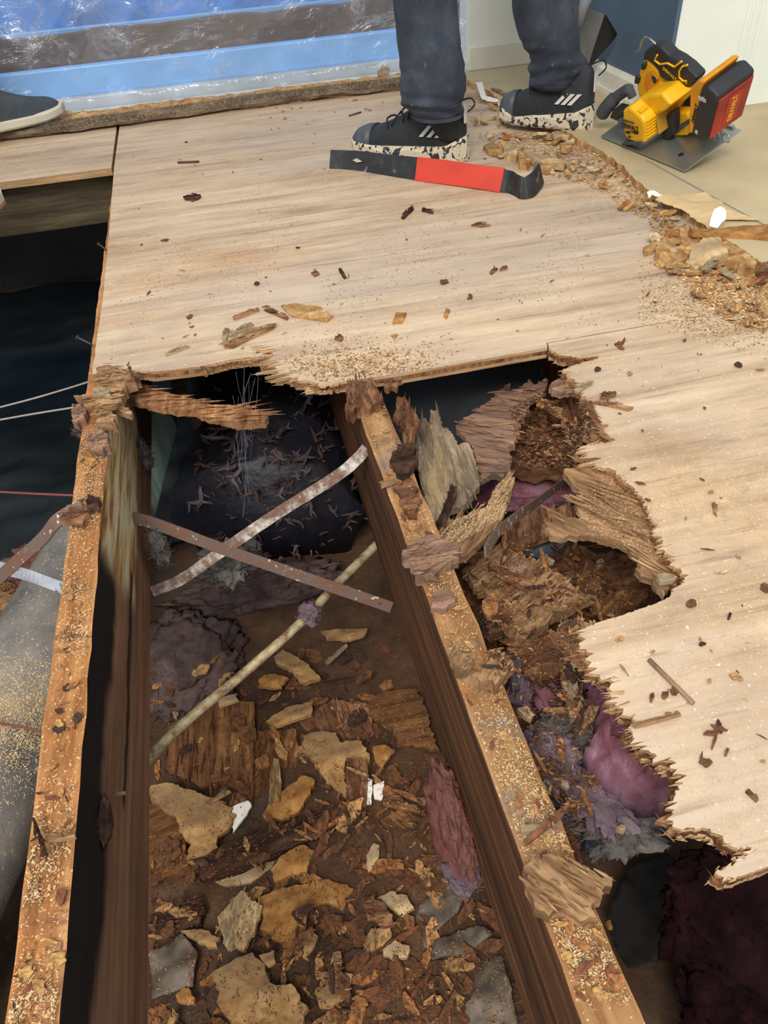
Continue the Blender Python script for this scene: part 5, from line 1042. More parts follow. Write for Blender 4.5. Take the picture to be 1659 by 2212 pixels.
scatter('wood_chip', 270, [(640, 1620), (960, 1640), (1150, 2212), (430, 2212), (500, 1950)], onray(HC), 'small brown wood chip in the debris heap of the middle bay', 'wood chip', 'brown chips on the middle debris heap', ['sliver', 'chip'], ['red', 'tan', 'dark', 'brown', 'orange', 'brown', 'dark', 'tan', 'brown'], .016, .068, .5, 21)
scatter('wood_flake', 240, mid, onray(HC), 'small broken wood flake on the ground of the middle bay', 'wood flake', 'flakes on the middle bay ground', ['flake', 'chip', 'chip'], ['tan', 'red', 'brown', 'brown', 'dark', 'orange'], .012, .048, .35, 22)
hl = [(960, 1230), (1150, 1150), (1270, 1180), (1400, 1300), (1260, 1350), (1240, 1430), (1330, 1560), (1250, 1850), (1180, 1780), (1080, 1480), (1000, 1330)]
RV = ['packed_rubble', 'plywood_fragment', 'wood_sliver', 'wood_chunk', 'particleboard', 'black_paper', 'grey_fibre', 'lilac', 'wood_splinter', 'wood_shaving', 'torn_plank', 'bark_shard']
scatter('wood_splinter', 170, hl, onray(RV), 'short brown splinter in the rubble beneath the torn floor', 'wood splinter', 'splinters in the rotten hole', ['sliver', 'chip', 'sliver'], ['red', 'tan', 'dark', 'orange', 'brown', 'red'], .012, .05, .5, 23)
scatter('wood_splinter', 60, [(1100, 900), (1170, 850), (1270, 870), (1280, 1000), (1130, 1010)], onray(RV), 'dark splinter in the rubble under the far torn corner', 'wood splinter', 'splinters under the far torn corner', ['sliver', 'chip'], ['red', 'tan', 'dark', 'orange', 'brown'], .012, .042, .5, 24)
def jt(x0, x1):
    return [tuple(p) for p in ()]
def proj(p):
    v = Rw.T @ (np.array(p) - np.array([0, 0, H])); return (CX + F * v[0] / v[2], CY + F * v[1] / v[2])
JA_top = [proj((AX0 + .003, .98, 0)), proj((AX1 - .003, .98, 0)), proj((AX1 - .003, .12, 0)), proj((AX0 + .003, .12, 0))]
JB_top = [proj((BX0 + .003, .98, 0)), proj((BX1 - .003, .98, 0)), proj((BX1 - .003, .12, 0)), proj((BX0 + .003, .12, 0))]
scatter('wood_crumb', 130, JA_top, lambda x, y: Z(x, y, .001), 'little wood crumb lying on the orange joist top', 'wood crumb', 'crumbs on the orange joist top', ['chip', 'flake', 'sliver'], ['red', 'tan', 'orange', 'dark', 'ochre'], .004, .016, .4, 31)
scatter('wood_crumb', 150, JB_top, lambda x, y: Z(x, y, .001), 'little wood crumb lying on the weathered joist top', 'wood crumb', 'crumbs on the weathered joist top', ['chip', 'flake', 'sliver'], ['red', 'tan', 'orange', 'tan', 'ochre'], .004, .018, .4, 32)
fl = [(255, 280), (860, 200), (1000, 230), (1240, 330), (1400, 500), (1500, 640), (1659, 740), (1659, 1780), (1480, 1650), (1300, 1400), (1490, 1300), (1380, 1050), (1290, 930), (1290, 760), (700, 800), (600, 760), (240, 780)]
FV = ['face_ply']
scatter('floor_chip', 150, fl, onray(FV), 'tiny wood chip lying on the dusty plywood', 'wood chip', 'tiny chips strewn over the plywood', ['chip', 'sliver', 'flake'], ['tan', 'red', 'dark', 'pale', 'brown', 'tan'], .004, .020, .1, 33, .5)
band_ = [(1030, 290), (1120, 285), (1230, 296), (1300, 335), (1400, 425), (1470, 480), (1659, 590), (1659, 720), (1560, 690), (1420, 560), (1400, 480), (1290, 410), (1180, 370), (1060, 330)]
scatter('particleboard_crumb', 210, band_, lambda x, y: Z(x, y, FT + random.random() * .010), 'tan crumb of broken particleboard along the torn underlayment', 'particleboard crumb', 'crumbs along the torn underlayment', ['flake', 'chip', 'flake'], ['ochre', 'pale', 'tan', 'ochre', 'orange'], .008, .038, .5, 34, 1.3)
scatter('particleboard_crumb', 50, [(1000, 200), (1090, 215), (1100, 280), (1230, 300), (1200, 360), (1050, 335), (1020, 260)], lambda x, y: Z(x, y, FT + random.random() * .012), 'tan crumb of particleboard between the two black shoes', 'particleboard crumb', 'crumbs between the black shoes', ['flake', 'chip'], ['ochre', 'pale', 'tan'], .010, .045, .5, 35, 1.3)
scatter('particleboard_crumb', 26, [(560, 210), (840, 175), (860, 215), (760, 260), (560, 290)], lambda x, y: Z(x, y, FT + .002), 'tan crumb on the plywood near the carpet strip', 'particleboard crumb', 'crumbs near the carpet strip', ['flake', 'chip'], ['ochre', 'tan'], .008, .026, .2, 36, .6)
# ------------------------------------------------------------------ dust: nobody could count it
def dust(name, n, region, zf, mats, s0, s1, label, seed, dens=None, cat='sawdust', thick=.3):
    r = random.Random(seed); V, Fc, mi = [], [], []; xs = [p[0] for p in region]; ys = [p[1] for p in region]; c = 0; t = 0
    while c < n and t < n * 30:
        t += 1
        x, y = r.uniform(min(xs), max(xs)), r.uniform(min(ys), max(ys))
        if not inpoly(x, y, region): continue
        if dens and r.random() > dens(x, y): continue
        p = zf(x, y)
        if p is None: continue
        L = r.uniform(s0, s1); a = r.uniform(0, 6.28); d = Vector((math.cos(a), math.sin(a), r.uniform(-.4, .4))) * L; s = Vector((-math.sin(a), math.cos(a), r.uniform(-.4, .4))) * L * r.uniform(.12, .35); u = Vector((0, 0, L * thick * .5))
        b = len(V); p = p + Vector((0, 0, L * .1)); V += [p - d, p - s, p + d, p + s, p + u]
        Fc += [(b, b + 1, b + 4), (b + 1, b + 2, b + 4), (b + 2, b + 3, b + 4), (b + 3, b, b + 4), (b, b + 3, b + 2, b + 1)]; k = r.randrange(len(mats)); mi += [k] * 5; c += 1
    return tag(mesh(name, V, Fc, mats, None, center=False, mi=mi), label, cat, None, 'stuff')
def nz(sc_, lo, hi, seed=0):
    def f(x, y):
        v = noise.fractal(Vector((x * sc_, y * sc_, seed)), .6, 2, 3); return min(1, max(0, (v - lo) / (hi - lo)))
    return f
dA = nz(.012, -.35, .3, 4)
dust('sawdust', 9000, JA_top, lambda x, y: Z(x, y, .0005), [SAWD, SAWD, SAWB], .0006, .0019, 'fine sawdust and frass on the orange joist top', 1, lambda x, y: (1.0 if y < 1130 else .12 + .5 * dA(x, y) if y < 1420 or 1680 < y < 1950 or y > 2080 else .05))
dB = nz(.01, -.3, .4, 9)
dust('sawdust', 6000, JB_top, lambda x, y: Z(x, y, .0005), [SAWD, SAWB, SAWD], .0006, .0019, 'fine sawdust on the weathered joist top', 2, lambda x, y: .15 + .85 * dB(x, y))
def g2(cx, cy, sx, sy): return lambda x, y: math.exp(-((x - cx) / sx) ** 2 - ((y - cy) / sy) ** 2)
ga, gb, gc = g2(1500, 1060, 190, 70), g2(1560, 660, 140, 55), g2(780, 790, 120, 32); gd = g2(60, 330, 110, 50); ge = g2(1660, 1180, 200, 300)
face = onray(FV, .0003)
dust('sawdust', 12000, [(1250, 900), (1659, 860), (1659, 1500), (1480, 1300), (1380, 1100)], face, [SAWD], .0005, .0015, 'pale sawdust drift on the right plywood sheet', 3, lambda x, y: min(1, ga(x, y) + .25 * ge(x, y) + .03))
dust('sawdust', 5000, [(1380, 560), (1659, 620), (1659, 780), (1380, 700)], onray(FV + ['particleboard_c'], .0003), [SAWD, SAWD, SAWB], .0012, .0038, 'pale shavings spilling from the underlayment rubble', 4, lambda x, y: min(1, gb(x, y) + .04))
dust('sawdust', 2600, [(600, 720), (1000, 720), (980, 790), (860, 805), (700, 828), (620, 800)], face, [SAWD, SAWB], .0012, .0040, 'golden shavings along the cut edge of the plywood', 5, lambda x, y: min(1, gc(x, y) + .03))
dust('sawdust', 1600, [(0, 285), (240, 265), (245, 350), (0, 385)], onray(['floor'], .0003), [SAWD], .0010, .0030, 'sawdust on the small plywood sheet by the window', 6, lambda x, y: min(1, gd(x, y) + .04))
dust('sawdust', 2600, [(120, 262), (450, 225), (860, 170), (860, 190), (450, 255), (120, 285)], onray(['carpet', 'rotten_sill'], .0003), [SAWD, SAWB, SAWB], .0012, .0035, 'tan dust on the carpet strip', 17)
dust('sawdust', 3000, [(240, 290), (1000, 240), (1300, 380), (1480, 640), (1200, 740), (240, 780)], face, [SAWD, SAWB, chM['dark']], .0008, .0026, 'thin scatter of dust over the back plywood sheet', 7, nz(.006, -.1, .5, 2))
dust('sawdust', 2600, [(1300, 1330), (1659, 1250), (1659, 1860), (1500, 1780)], face, [SAWD], .0006, .0018, 'thin scatter of shavings on the near part of the right plywood sheet', 8)
dust('sawdust', 2400, [(0, 1420), (110, 1400), (90, 1700), (0, 1760)], onray(['insulated_duct'], .0003), [SAWD], .0012, .0036, 'sawdust blanket on the dusty grey duct', 9, g2(40, 1540, 120, 110))
dust('wood_litter', 9000, mid, onray(HC + ['wood_chip', 'wood_flake'], .0006), [chM['red'], chM['brown'], chM['dark'], chM['brown'], chM['red']], .001, .0042, 'fine brown wood litter over the middle bay ground', 10, lambda x, y: .25 + .75 * min(1, max(0, (y - 1450) / 350)), 'wood litter', .5)
dust('wood_litter', 2600, hl, onray(RV, .0006), [chM['red'], chM['brown'], chM['tan'], chM['dark']], .001, .004, 'fine brown litter in the torn hole', 11, None, 'wood litter', .5)
dust('wood_litter', 1500, [(1100, 880), (1170, 850), (1270, 870), (1280, 1010), (1120, 1010)], onray(RV, .0006), [chM['red'], chM['tan'], chM['dark']], .0015, .006, 'fine brown litter under the far torn corner', 12, None, 'wood litter', .5)
dust('wood_litter', 1500, [(0, 1000), (140, 1000), (120, 1150), (60, 1400), (0, 1400)], onray(['ground'], .0006), [chM['dark'], chM['brown'], chM['tan']], .002, .006, 'sparse litter on the dirt of the open pit', 13, None, 'wood litter', .5)
dust('sawdust', 2200, [(1070, 1040), (1110, 1030), (1100, 1110), (960, 1190), (930, 1170), (1000, 1110)], onray(['bark_shard'], .0003), [SAWD], .0006, .0018, 'golden sawdust on the propped wedge of wood', 14)
dust('sawdust', 2500, crop(1150, 650, 3.159, [(330, 1320), (540, 1160), (640, 1250), (780, 1500), (930, 1800), (740, 1700), (400, 1600)]), onray(['torn_ply_flap'], .0003), [SAWD, SAWB, SAWB], .0006, .0018, 'sawdust on the sagging ply flap', 15)
dust('wood_litter', 2600, mid, onray(['particleboard_flake', 'plastic_film', 'white_scrap'], .0004), [chM['red'], chM['brown'], chM['tan'], chM['ochre']], .0008, .0035, 'fine crumbs sprinkled over the tan flakes and films', 18, nz(.02, -.25, .4, 3), 'wood litter', .6)
dust('wood_litter', 3500, band_, lambda x, y: Z(x, y, FT + .002), [chM['ochre'], chM['tan'], chM['pale'], chM['orange']], .002, .007, 'fine crumbs along the broken underlayment', 16, None, 'wood litter', .7)
# nails
def nail(px, z, ln, ang, tilt, label, head=True):
    c = Z(px[0], px[1], z); d = Vector((math.cos(ang) * math.cos(tilt), math.sin(ang) * math.cos(tilt), math.sin(tilt)))
    r = empty('nail', c); tag(r, label, 'nail')
    v, f = tubev([c, c + d * ln], .0017, 8); mesh('shank', v, f, NAIL, r, True)
    if head: v, f = tubev([c + d * ln, c + d * (ln + .0015)], .004, 10); mesh('head', v, f, NAIL, r)
a, b = Z(1402, 1425, FT + .004), Z(1498, 1520, FT + .002)
tag(tube('rod_stub', [a, a.lerp(b, .5), b], .0024, plain('old_nail_brown', '#8a6f58', .7, .1, bump=.4), n=8), 'long brown headless nail lying on the near part of the plywood', 'nail')
a, b = Z(384, 351, FT + .003), Z(430, 349, FT + .003); tag(tube('loose_nail', [a, b], .0028, NAIL), 'loose nail lying on the plywood toward the carpet strip', 'nail')
a, b = Z(754, 250, FT + .003), Z(780, 242, FT + .003); tag(tube('loose_nail', [a, b], .0022, NAIL), 'dark pin lying on the plywood near the crumbs', 'nail')
nail((640 / 3.5675 + 3, 780 + 1190 / 3.5675), .0, .02, 1.4, 1.1, 'nail holding the strap end on the orange joist')
nail((231, 541), .006, .022, 2.4, .5, 'bent nail in the exposed joist strip beside the pit')
nail((200, 745), .006, .028, 2.6, .4, 'rusty nail with a clotted head sticking out over the pit')
# ------------------------------------------------------------------ pry bar
def barY(p): return p
z0 = FT
pa, pb_, pc, pd_, pe, pf = [Z(*q) for q in ((712, 340, z0 + .008), (760, 345, z0 + .014), (900, 362, z0 + .024), (1085, 392, z0 + .022), (1120, 404, z0 + .010), (1150, 408, z0 + .006))]
bar = empty('pry_bar', (pa + pf) / 2); bar.location.z = FT; tag(bar, 'black flat pry bar with a red painted grip lying on the back plywood', 'pry bar')
def barseg(name, P, w, th, mat, tw=0):
    side = lambda t: Vector((.25 * 0, .45, .9))
    v, f = ribbonv(P, w, th, side); return bevel(fixn(mesh(name, v, f, mat, bar)), .0012, 1)
E_ = .038
def bz(px, py, w): return Z(px, py, z0 + w)
barseg('shaft', [bz(713, 346, .017), bz(740, 348, .016), bz(780, 350, .018), bz(850, 358, .022), bz(902, 365, .023)], .048, .006, BARK)
barseg('grip', [bz(900, 365, .023), bz(960, 372, .024), bz(1030, 382, .024), bz(1086, 390, .023)], .050, .009, BARR)
hk = [bz(1084, 390, .023), bz(1100, 393, .022), bz(1112, 400, .020), bz(1128, 407, .020), bz(1146, 402, .022), bz(1160, 388, .025), bz(1168, 375, .028)]
barseg('hook', curve_pts(hk, 4), .044, .006, BARK)
for px, py, w_, nm in ((770, 347, .021, 'nail_slot'),):
    P = [bz(px - 9, py - 1, w_ + .000), bz(px, py - 5, w_ + .004), bz(px + 12, py + 2, w_), bz(px, py + 4, w_ - .002)]
    prism('nail_slot', [p + Vector((0, -.0035, .001)) for p in P], (0, .001, 0), PLY, bar)
# ------------------------------------------------------------------ circular saw: u runs back along the sole plate, v across it, w up
so = Z(1298, 296, .037); sb = Z(1478, 372, .037); sr = Z(1605, 283, .10)
su = (sb - so).normalized(); sv = (sr - sb); sv = (sv - su * sv.dot(su)).normalized(); sw = su.cross(sv)
def S(u, v, w): return so + su * u + sv * v + sw * w
def SP(px, py, v):
    w = Vector(ray(px, py)); o = Vector((0, 0, H)) - so; t = (v - o.dot(sv)) / w.dot(sv); q = o + w * t; return (q.dot(su), q.dot(sw))
saw = empty('circular_saw', so + su * .15 + sv * .07 - Vector((0, 0, 0))); saw.location.z = .034
tag(saw, 'yellow and black cordless circular saw with red battery resting on the underlayment', 'circular saw')
g = lambda x, y: (1240 + x / 3.96, y / 3.96)
def sp(name, pts, v0, v1, mat, bev=.003, parent=None, ref=None):
    q = [SP(*g(*p), v0 if ref is None else ref) for p in pts]
    return prism(name, [S(a, v0, b) for a, b in q], sv * (v1 - v0), mat, parent or saw, bev)
pl = prism('sole_plate', [S(0, 0, 0), S(.31, 0, 0), S(.31, .150, 0), S(0, .150, 0)], sw * .003, STEEL, saw, .001)
v, f = boxv((.02, .143, .002), (.29, .150, .008), S); fixn(mesh('plate_rib', v, f, STEEL, pl))
v, f = tubev([S(.255, .035, .003), S(.255, .035, .0042)], .006, 12); mesh('plate_hole', v, f, LABELK, pl)
# motor housing
mh = sp('motor_housing', [(410, 945), (470, 915), (565, 1000), (600, 1050), (605, 1225), (560, 1240), (450, 1195), (425, 1150)], 0, .098, YEL, .008, ref=0)
sp('motor_housing_top', [(440, 935), (540, 850), (640, 815), (745, 800), (830, 900), (760, 960), (600, 1020)], .03, .10, YEL, .006, ref=.03)
for i in range(6):
    u0, w0 = SP(*g(598, 1050 + i * 28), 0); v, f = boxv((u0 - .004, .006, w0 - .0028), (u0 + .004, .030, w0 + .0012), S); bevel(fixn(mesh('cooling_fin', v, f, YEL, mh)), .001)
for i in range(6):
    ut, wt = SP(*g(430 + i * 22, 965 - i * 3 + i * 4), 0); v, f = boxv((ut + .002, .004, wt - .002), (ut + .006, .026, wt + .005), S); bevel(fixn(mesh('cooling_fin', v, f, YEL, mh)), .001)
q = [SP(*g(*p), 0) for p in ((405, 1012), (515, 1045), (520, 1060), (410, 1030))]
prism('end_cap_band', [S(a, -.002, b) for a, b in q], sv * .004, GRIPG, mh, .001)
q = [SP(*g(*p), 0) for p in ((445, 1118), (550, 1125), (552, 1146), (447, 1140))]
prism('model_plate', [S(a, -.0015, b) for a, b in q], sv * .002, LABELK, mh)
q = [SP(*g(*p), 0) for p in ((415, 1220), (420, 1240), (585, 1225), (580, 1205))]
prism('sole_bumper', [S(a, -.004, b) for a, b in q], sv * .02, GRIPG, mh, .001)
def text(body, size, org, xd, yd, mat, parent, name='label_text', ext=.0004, sx=1):
    cu = bpy.data.curves.new(name, 'FONT'); cu.body = body; cu.size = size; cu.extrude = ext; cu.align_x = 'CENTER'; cu.align_y = 'CENTER'; cu.materials.append(mat); cu.offset = size * .012
    tmp = bpy.data.objects.new('tmp', cu); COL.objects.link(tmp); bpy.context.view_layer.update(); me = bpy.data.meshes.new_from_object(tmp.evaluated_get(bpy.context.evaluated_depsgraph_get())); bpy.data.objects.remove(tmp)
    o = bpy.data.objects.new(name, me); COL.objects.link(o); x = Vector(xd).normalized() ; n = x.cross(Vector(yd)).normalized(); y = n.cross(x)
    Mx = Matrix((x * sx, y, n)).transposed().to_4x4(); Mx.translation = Vector(org)
    o.parent = parent; o.matrix_local = Matrix.Translation(-wloc(parent)) @ Mx; return o
a = SP(*g(484, 1088), 0); text('DEWALT', .0185, S(a[0], -.0016, a[1]), su + sw * .06, sw, LABELK, mh, sx=.85)
a = SP(*g(485, 1132), 0); text('XR', .009, S(a[0] + .008, -.0028, a[1]), su, sw, LABELY, mh)
a = SP(*g(478, 1168), 0); text('20V', .008, S(a[0], -.0016, a[1]), su, sw, LABELK, mh)
uu = SP(*g(602, 1100), 0)[0]
lb = prism('rating_label', [S(uu + .0015, .030, .040), S(uu + .0015, .072, .040), S(uu + .0015, .072, .082), S(uu + .0015, .030, .082)], su * .0012, LABELT, mh, .0005)
text('DCS578', .0085, S(uu + .0032, .050, .092), sv, sw, LABELK, mh)
# clamp lever and rear bracket on the plate
sp('depth_clamp', [(775, 1000), (830, 955), (848, 965), (845, 1150), (790, 1205), (752, 1185), (752, 1060)], .055, .075, BLK, .003)
sp('rear_bracket', [(840, 960), (960, 970), (990, 1040), (960, 1080), (965, 1160), (850, 1165)], .075, .10, YEL, .003)
sp('bevel_quadrant', [(820, 1120), (1000, 1010), (1010, 1040), (850, 1160)], .07, .08, GRIPG, .001)
# handle
hd = sp('handle', [(545, 690), (560, 620), (600, 520), (630, 500), (690, 540), (750, 610), (745, 680), (835, 700), (940, 770), (960, 840), (900, 900), (860, 980), (770, 990), (700, 900), (565, 830), (552, 760)], .080, .104, YEL, .007, ref=.085)
sp('trigger_opening', [(640, 610), (700, 600), (738, 650), (735, 720), (700, 780), (650, 760), (625, 700)], .0765, .0785, YOR, .0005, hd, ref=.085)
sp('trigger', [(690, 625), (725, 640), (738, 680), (715, 700), (695, 660)], .0755, .09, BLK, .001, hd, ref=.085)
sp('grip_opening', [(800, 690), (860, 700), (935, 770), (930, 800), (870, 870), (830, 800)], .0765, .0785, LABELT, .0005, hd, ref=.085)
sp('lock_button', [(605, 530), (628, 512), (645, 530), (630, 578), (605, 570)], .074, .09, BLK, .002, hd, ref=.085)
sp('lock_button', [(552, 640), (565, 610), (588, 650), (575, 700), (545, 690)], .074, .09, BLK, .002, hd, ref=.085)
tg = sp('top_grip', [(600, 510), (620, 430), (660, 395), (710, 372), (760, 390), (830, 462), (900, 500), (980, 560), (1070, 650), (1060, 680), (1010, 720), (970, 770), (930, 745), (830, 690), (750, 650), (735, 590), (690, 540), (640, 500)], .078, .106, BLK, .007, ref=.085)
def sline(pts, v, w=.0022, mat=YEL):
    P = [S(a, v, b) for a, b in [SP(*g(*p), v) for p in pts]]; vv, ff = tubev(P, w, 6); return mesh('yellow_inlay', vv, ff, mat, tg)
sline([(712, 470), (690, 515), (735, 550), (800, 540), (860, 572), (920, 525)], .0765)
sline([(970, 555), (925, 570), (900, 610), (900, 660), (930, 690), (968, 695), (960, 712)], .0765)
a = SP(*g(815, 635), .0765); tl = text('DEWALT', .011, S(a[0], .0770, a[1]), su * .9 - sw * .45, sw, YEL, tg)
# front auxiliary grip
ga_ = [(500, 830, .07), (470, 770, .07), (420, 790, .07), (340, 850, .06), (270, 930, .05), (240, 980, .045)]
P = [S(SP(*g(x, y), v)[0], v, SP(*g(x, y), v)[1]) for x, y, v in ga_]
mesh('auxiliary_grip', *tubev(curve_pts(P, 5), [.010] * 5 + [.013] * 10 + [.017] * 10 + [.015], 14), GRIPG, saw, smooth=True)
sp('grip_mount', [(330, 940), (400, 960), (410, 1010), (370, 1040), (300, 1010)], .04, .07, BLK, .003)
sp('front_bracket', [(370, 980), (400, 1000), (440, 1160), (420, 1215), (330, 1190), (375, 1120)], .04, .046, GUARD, .001)
# blade guard
uc, wc = .165, .030
pts = [(uc + .098 * math.cos(a), wc + .098 * math.sin(a)) for a in [math.radians(-18 + 216 * i / 30) for i in range(31)]]
gd_ = prism('blade_guard', [S(a, .118, b) for a, b in pts], sv * .024, GUARD, saw, .003)
pts = [(uc + .088 * math.cos(a), wc + .088 * math.sin(a)) for a in [math.radians(360 * i / 40) for i in range(40)]]
prism('blade', [S(a, .129, b) for a, b in pts][::1], sv * .002, STEEL, saw)
# hanging hook, plate loops
P = [S(SP(*g(x, y), .09)[0], .09, SP(*g(x, y), .09)[1]) for x, y in ((700, 380), (660, 345), (620, 318), (590, 325), (575, 360), (560, 415), (540, 432), (520, 445))]
mesh('hanging_hook', *tubev(curve_pts(P, 4), .0024, 8), CHROME, saw, smooth=True)
for cx, cy in ((1220, 1180), (1305, 1190)):
    uq, wq = SP(*g(cx, cy), .11); P = [S(uq + .010 * math.cos(t), .11, max(wq, .010) + .010 * math.sin(t)) for t in [6.2832 * i / 16 for i in range(17)]]
    mesh('wire_loop', *tubev(P, .0014, 6), CHROME, saw, smooth=True)
# battery
BV0, BV1 = .035, .125
bt_ = sp('battery', [(1085, 750), (1140, 740), (1225, 830), (1215, 900), (1135, 1200), (1105, 1222), (1000, 1160), (1010, 1100)], BV0, BV1, BLK, .006, ref=BV0)
sp('battery_collar', [(985, 770), (1060, 690), (1110, 705), (1085, 760), (1055, 850), (1060, 960), (1010, 1100), (1000, 1150), (972, 1140)], BV0 + .002, BV1 - .004, YOR, .004, ref=BV0)
def bf(name, a, b, c, d, mat, lift, dv0, dv1, parent=bt_, bev=.001):
    """panel on the battery's rear face between two edge points of its profile"""
    return None
e0 = SP(*g(1222, 850), BV0); e1_ = SP(*g(1135, 1195), BV0); eu = Vector((e0[0] - e1_[0], e0[1] - e1_[1])); en = Vector((eu.y, -eu.x)).normalized()
if en.x < 0: en = -en
def BP(t, v, l):  # t along the rear face from bottom to top, l off the face
    return S(e1_[0] + eu.x * t + en.x * l, v, e1_[1] + eu.y * t + en.y * l)
prism('rear_cover', [BP(.0, BV0 + .004, 0), BP(.95, BV0 + .004, 0), BP(.95, BV1 - .004, 0), BP(0, BV1 - .004, 0)], (BP(0, 0, .004) - BP(0, 0, 0)), REDB, bt_, .002)
prism('rear_badge', [BP(.18, BV0 + .030, .003), BP(.82, BV0 + .030, .003), BP(.82, BV1 - .026, .003), BP(.18, BV1 - .026, .003)], (BP(0, 0, .0025) - BP(0, 0, 0)), plain('bright_red_badge', '#b8321c', .5), bt_, .001)
text('DEWALT', .017, BP(.5, (BV0 + BV1) / 2 + .001, .0062), BP(1, 0, 0) - BP(0, 0, 0), -sv, LABELY, bt_)
for i in range(7):
    for vv in (BV0 + .008,):
        t = .10 + i * .12; prism('battery_rib', [BP(t, vv, .003), BP(t + .05, vv, .003), BP(t + .05, vv + .012, .003), BP(t, vv + .012, .003)], (BP(0, 0, .0012) - BP(0, 0, 0)), REDB, bt_, .0005)
for i in range(6):
    v0 = BV0 + .012 + i * .013; prism('battery_rib', [BP(.90, v0, -.002), BP(1.04, v0, -.010), BP(1.04, v0 + .006, -.010), BP(.90, v0 + .006, -.002)], (BP(0, 0, .0045) - BP(0, 0, 0)), BLK, bt_, .0008)
dn = SP(*g(1150, 880), BV0); up_ = Vector((eu.x, 0, eu.y)); ud = su * eu.x + sw * eu.y
a = SP(*g(1098, 850), BV0); text('9Ah', .016, S(a[0], BV0 - .0006, a[1]), su, sw, LABELW, bt_, sx=.8)
a = SP(*g(1032, 975), BV0); text('DEWALT', .0125, S(a[0], BV0 + .0005, a[1]), ud, -su, LABELK, bt_)
a = SP(*g(1048, 1130), BV0); text('20', .010, S(a[0], BV0 - .0006, a[1]), ud, -su, LABELW, bt_)
# ------------------------------------------------------------------ shovel blade in the corner
q = lambda x, y, Y: YP(1240 + x / 3.96, y / 3.96, Y)
sh = empty('shovel', Vector((1.06, 2.28, .034))); tag(sh, 'folded grey steel shovel blade standing in the corner behind the back leg', 'shovel')
YS = 2.17
fr_ = [q(-60, 60, 2.19), q(80, 66, 2.18), q(262, 125, 2.14), q(105, 600, 2.27), q(80, 640, 2.28), q(-40, 600, 2.29)]
fixn(prism('blade', fr_, (.002, .004, 0), SHOVELM, sh))
sd_ = [q(262, 125, 2.14), q(363, 290, 2.185), q(345, 330, 2.19), q(105, 605, 2.27)]
prism('blade_side', sd_, (.003, .001, 0), SHOVELK, sh)
P = [q(50, 220, YS - .005), q(80, 80, YS), q(105, 0, YS), q(130, -160, YS + .01), q(200, -700, YS + .05)]
mesh('socket', *tubev(P, [.006, .013, .016, .017, .017], 14), SHOVELM, sh, smooth=True)
# ------------------------------------------------------------------ people
def rings(name, R_, mat, parent, k=28, wr=.0, fold=(0, 0), close=True):
    """R_: list of (center, rx, ry); rings are level"""
    V, Fc = [], []; sd = R_[0][0].x * 13
    for i, (c, rx, ry) in enumerate(R_):
        for q_ in range(k):
            a = 2 * math.pi * q_ / k; n1 = noise.noise(Vector((math.cos(a) * 1.5 + sd, math.sin(a) * 1.5, c.z * 16)))
            n2 = noise.noise(Vector((math.cos(a) * 1.1, sd, c.z * 60 + math.sin(a + sd) * 1.6)))
            lo = max(0, 1 - max(0, c.z - fold[0]) / max(fold[1], 1e-6)) if fold[1] else 0
            e = 1 + wr * n1 + (.16 * n2) * lo
            V.append(Vector((c.x + math.cos(a) * rx * e, c.y + math.sin(a) * ry * e, c.z + .004 * n1 * lo)))
    n = len(R_)
    for i in range(n - 1):
        for q_ in range(k): Fc.append((i * k + q_, i * k + (q_ + 1) % k, (i + 1) * k + (q_ + 1) % k, (i + 1) * k + q_))
    if close: Fc += [tuple(range(k))[::-1], tuple((n - 1) * k + q_ for q_ in range(k))]
    return fixn(mesh(name, V, Fc, mat, parent, smooth=True))
def interp(R_, m=6):
    out = []
    cs = curve_pts([r[0] for r in R_], m)
    for i in range(len(R_) - 1):
        for j in range(m):
            t = j / m; t = t * t * (3 - 2 * t)
            out.append((cs[i * m + j], R_[i][1] * (1 - t) + R_[i + 1][1] * t, R_[i][2] * (1 - t) + R_[i + 1][2] * t))
    out.append((cs[-1], R_[-1][1], R_[-1][2])); return out
def legrings(rows, Y):
    out = []
    for xl_, xr_, y in rows:
        a = YP(xl_, y, Y); b = YP(xr_, y, Y); out.append(((a + b) / 2, (b - a).length / 2, (b - a).length / 2 * 1.08))
    return out
per = empty('person', (.70, 1.95, FT)); tag(per, 'person in dark dusty jeans and black work shoes standing on the plywood', 'person')
L1 = legrings([(893, 995, 244), (886, 998, 236), (876, 996, 226), (872, 998, 218), (868, 1001, 206), (868, 1003, 190), (865, 999, 150), (860, 991, 100), (856, 986, 50), (850, 983, 0)], 1.86)
L2 = legrings([(1156, 1234, 186), (1149, 1240, 176), (1147, 1246, 165), (1148, 1256, 148), (1149, 1262, 128), (1144, 1248, 112), (1132, 1246, 88), (1122, 1240, 55), (1112, 1230, 0)], 1.99)
t1, t2 = L1[-1][0], L2[-1][0]
hip = (t1 + t2) / 2 + Vector((.06, .0, .55)); hip.z = .95
L1 += [(t1 + Vector((.0, .0, .12)), .078, .085), (Vector((hip.x - .12, hip.y - .09, .60)), .092, .095), (Vector((hip.x - .06, hip.y - .09, .80)), .105, .105)]
L2 += [(t2 + Vector((.0, .0, .12)), .078, .085), (Vector((hip.x - .02, hip.y + .09, .62)), .092, .095), (Vector((hip.x - .02, hip.y + .09, .80)), .105, .105)]
V, Fc = [], []
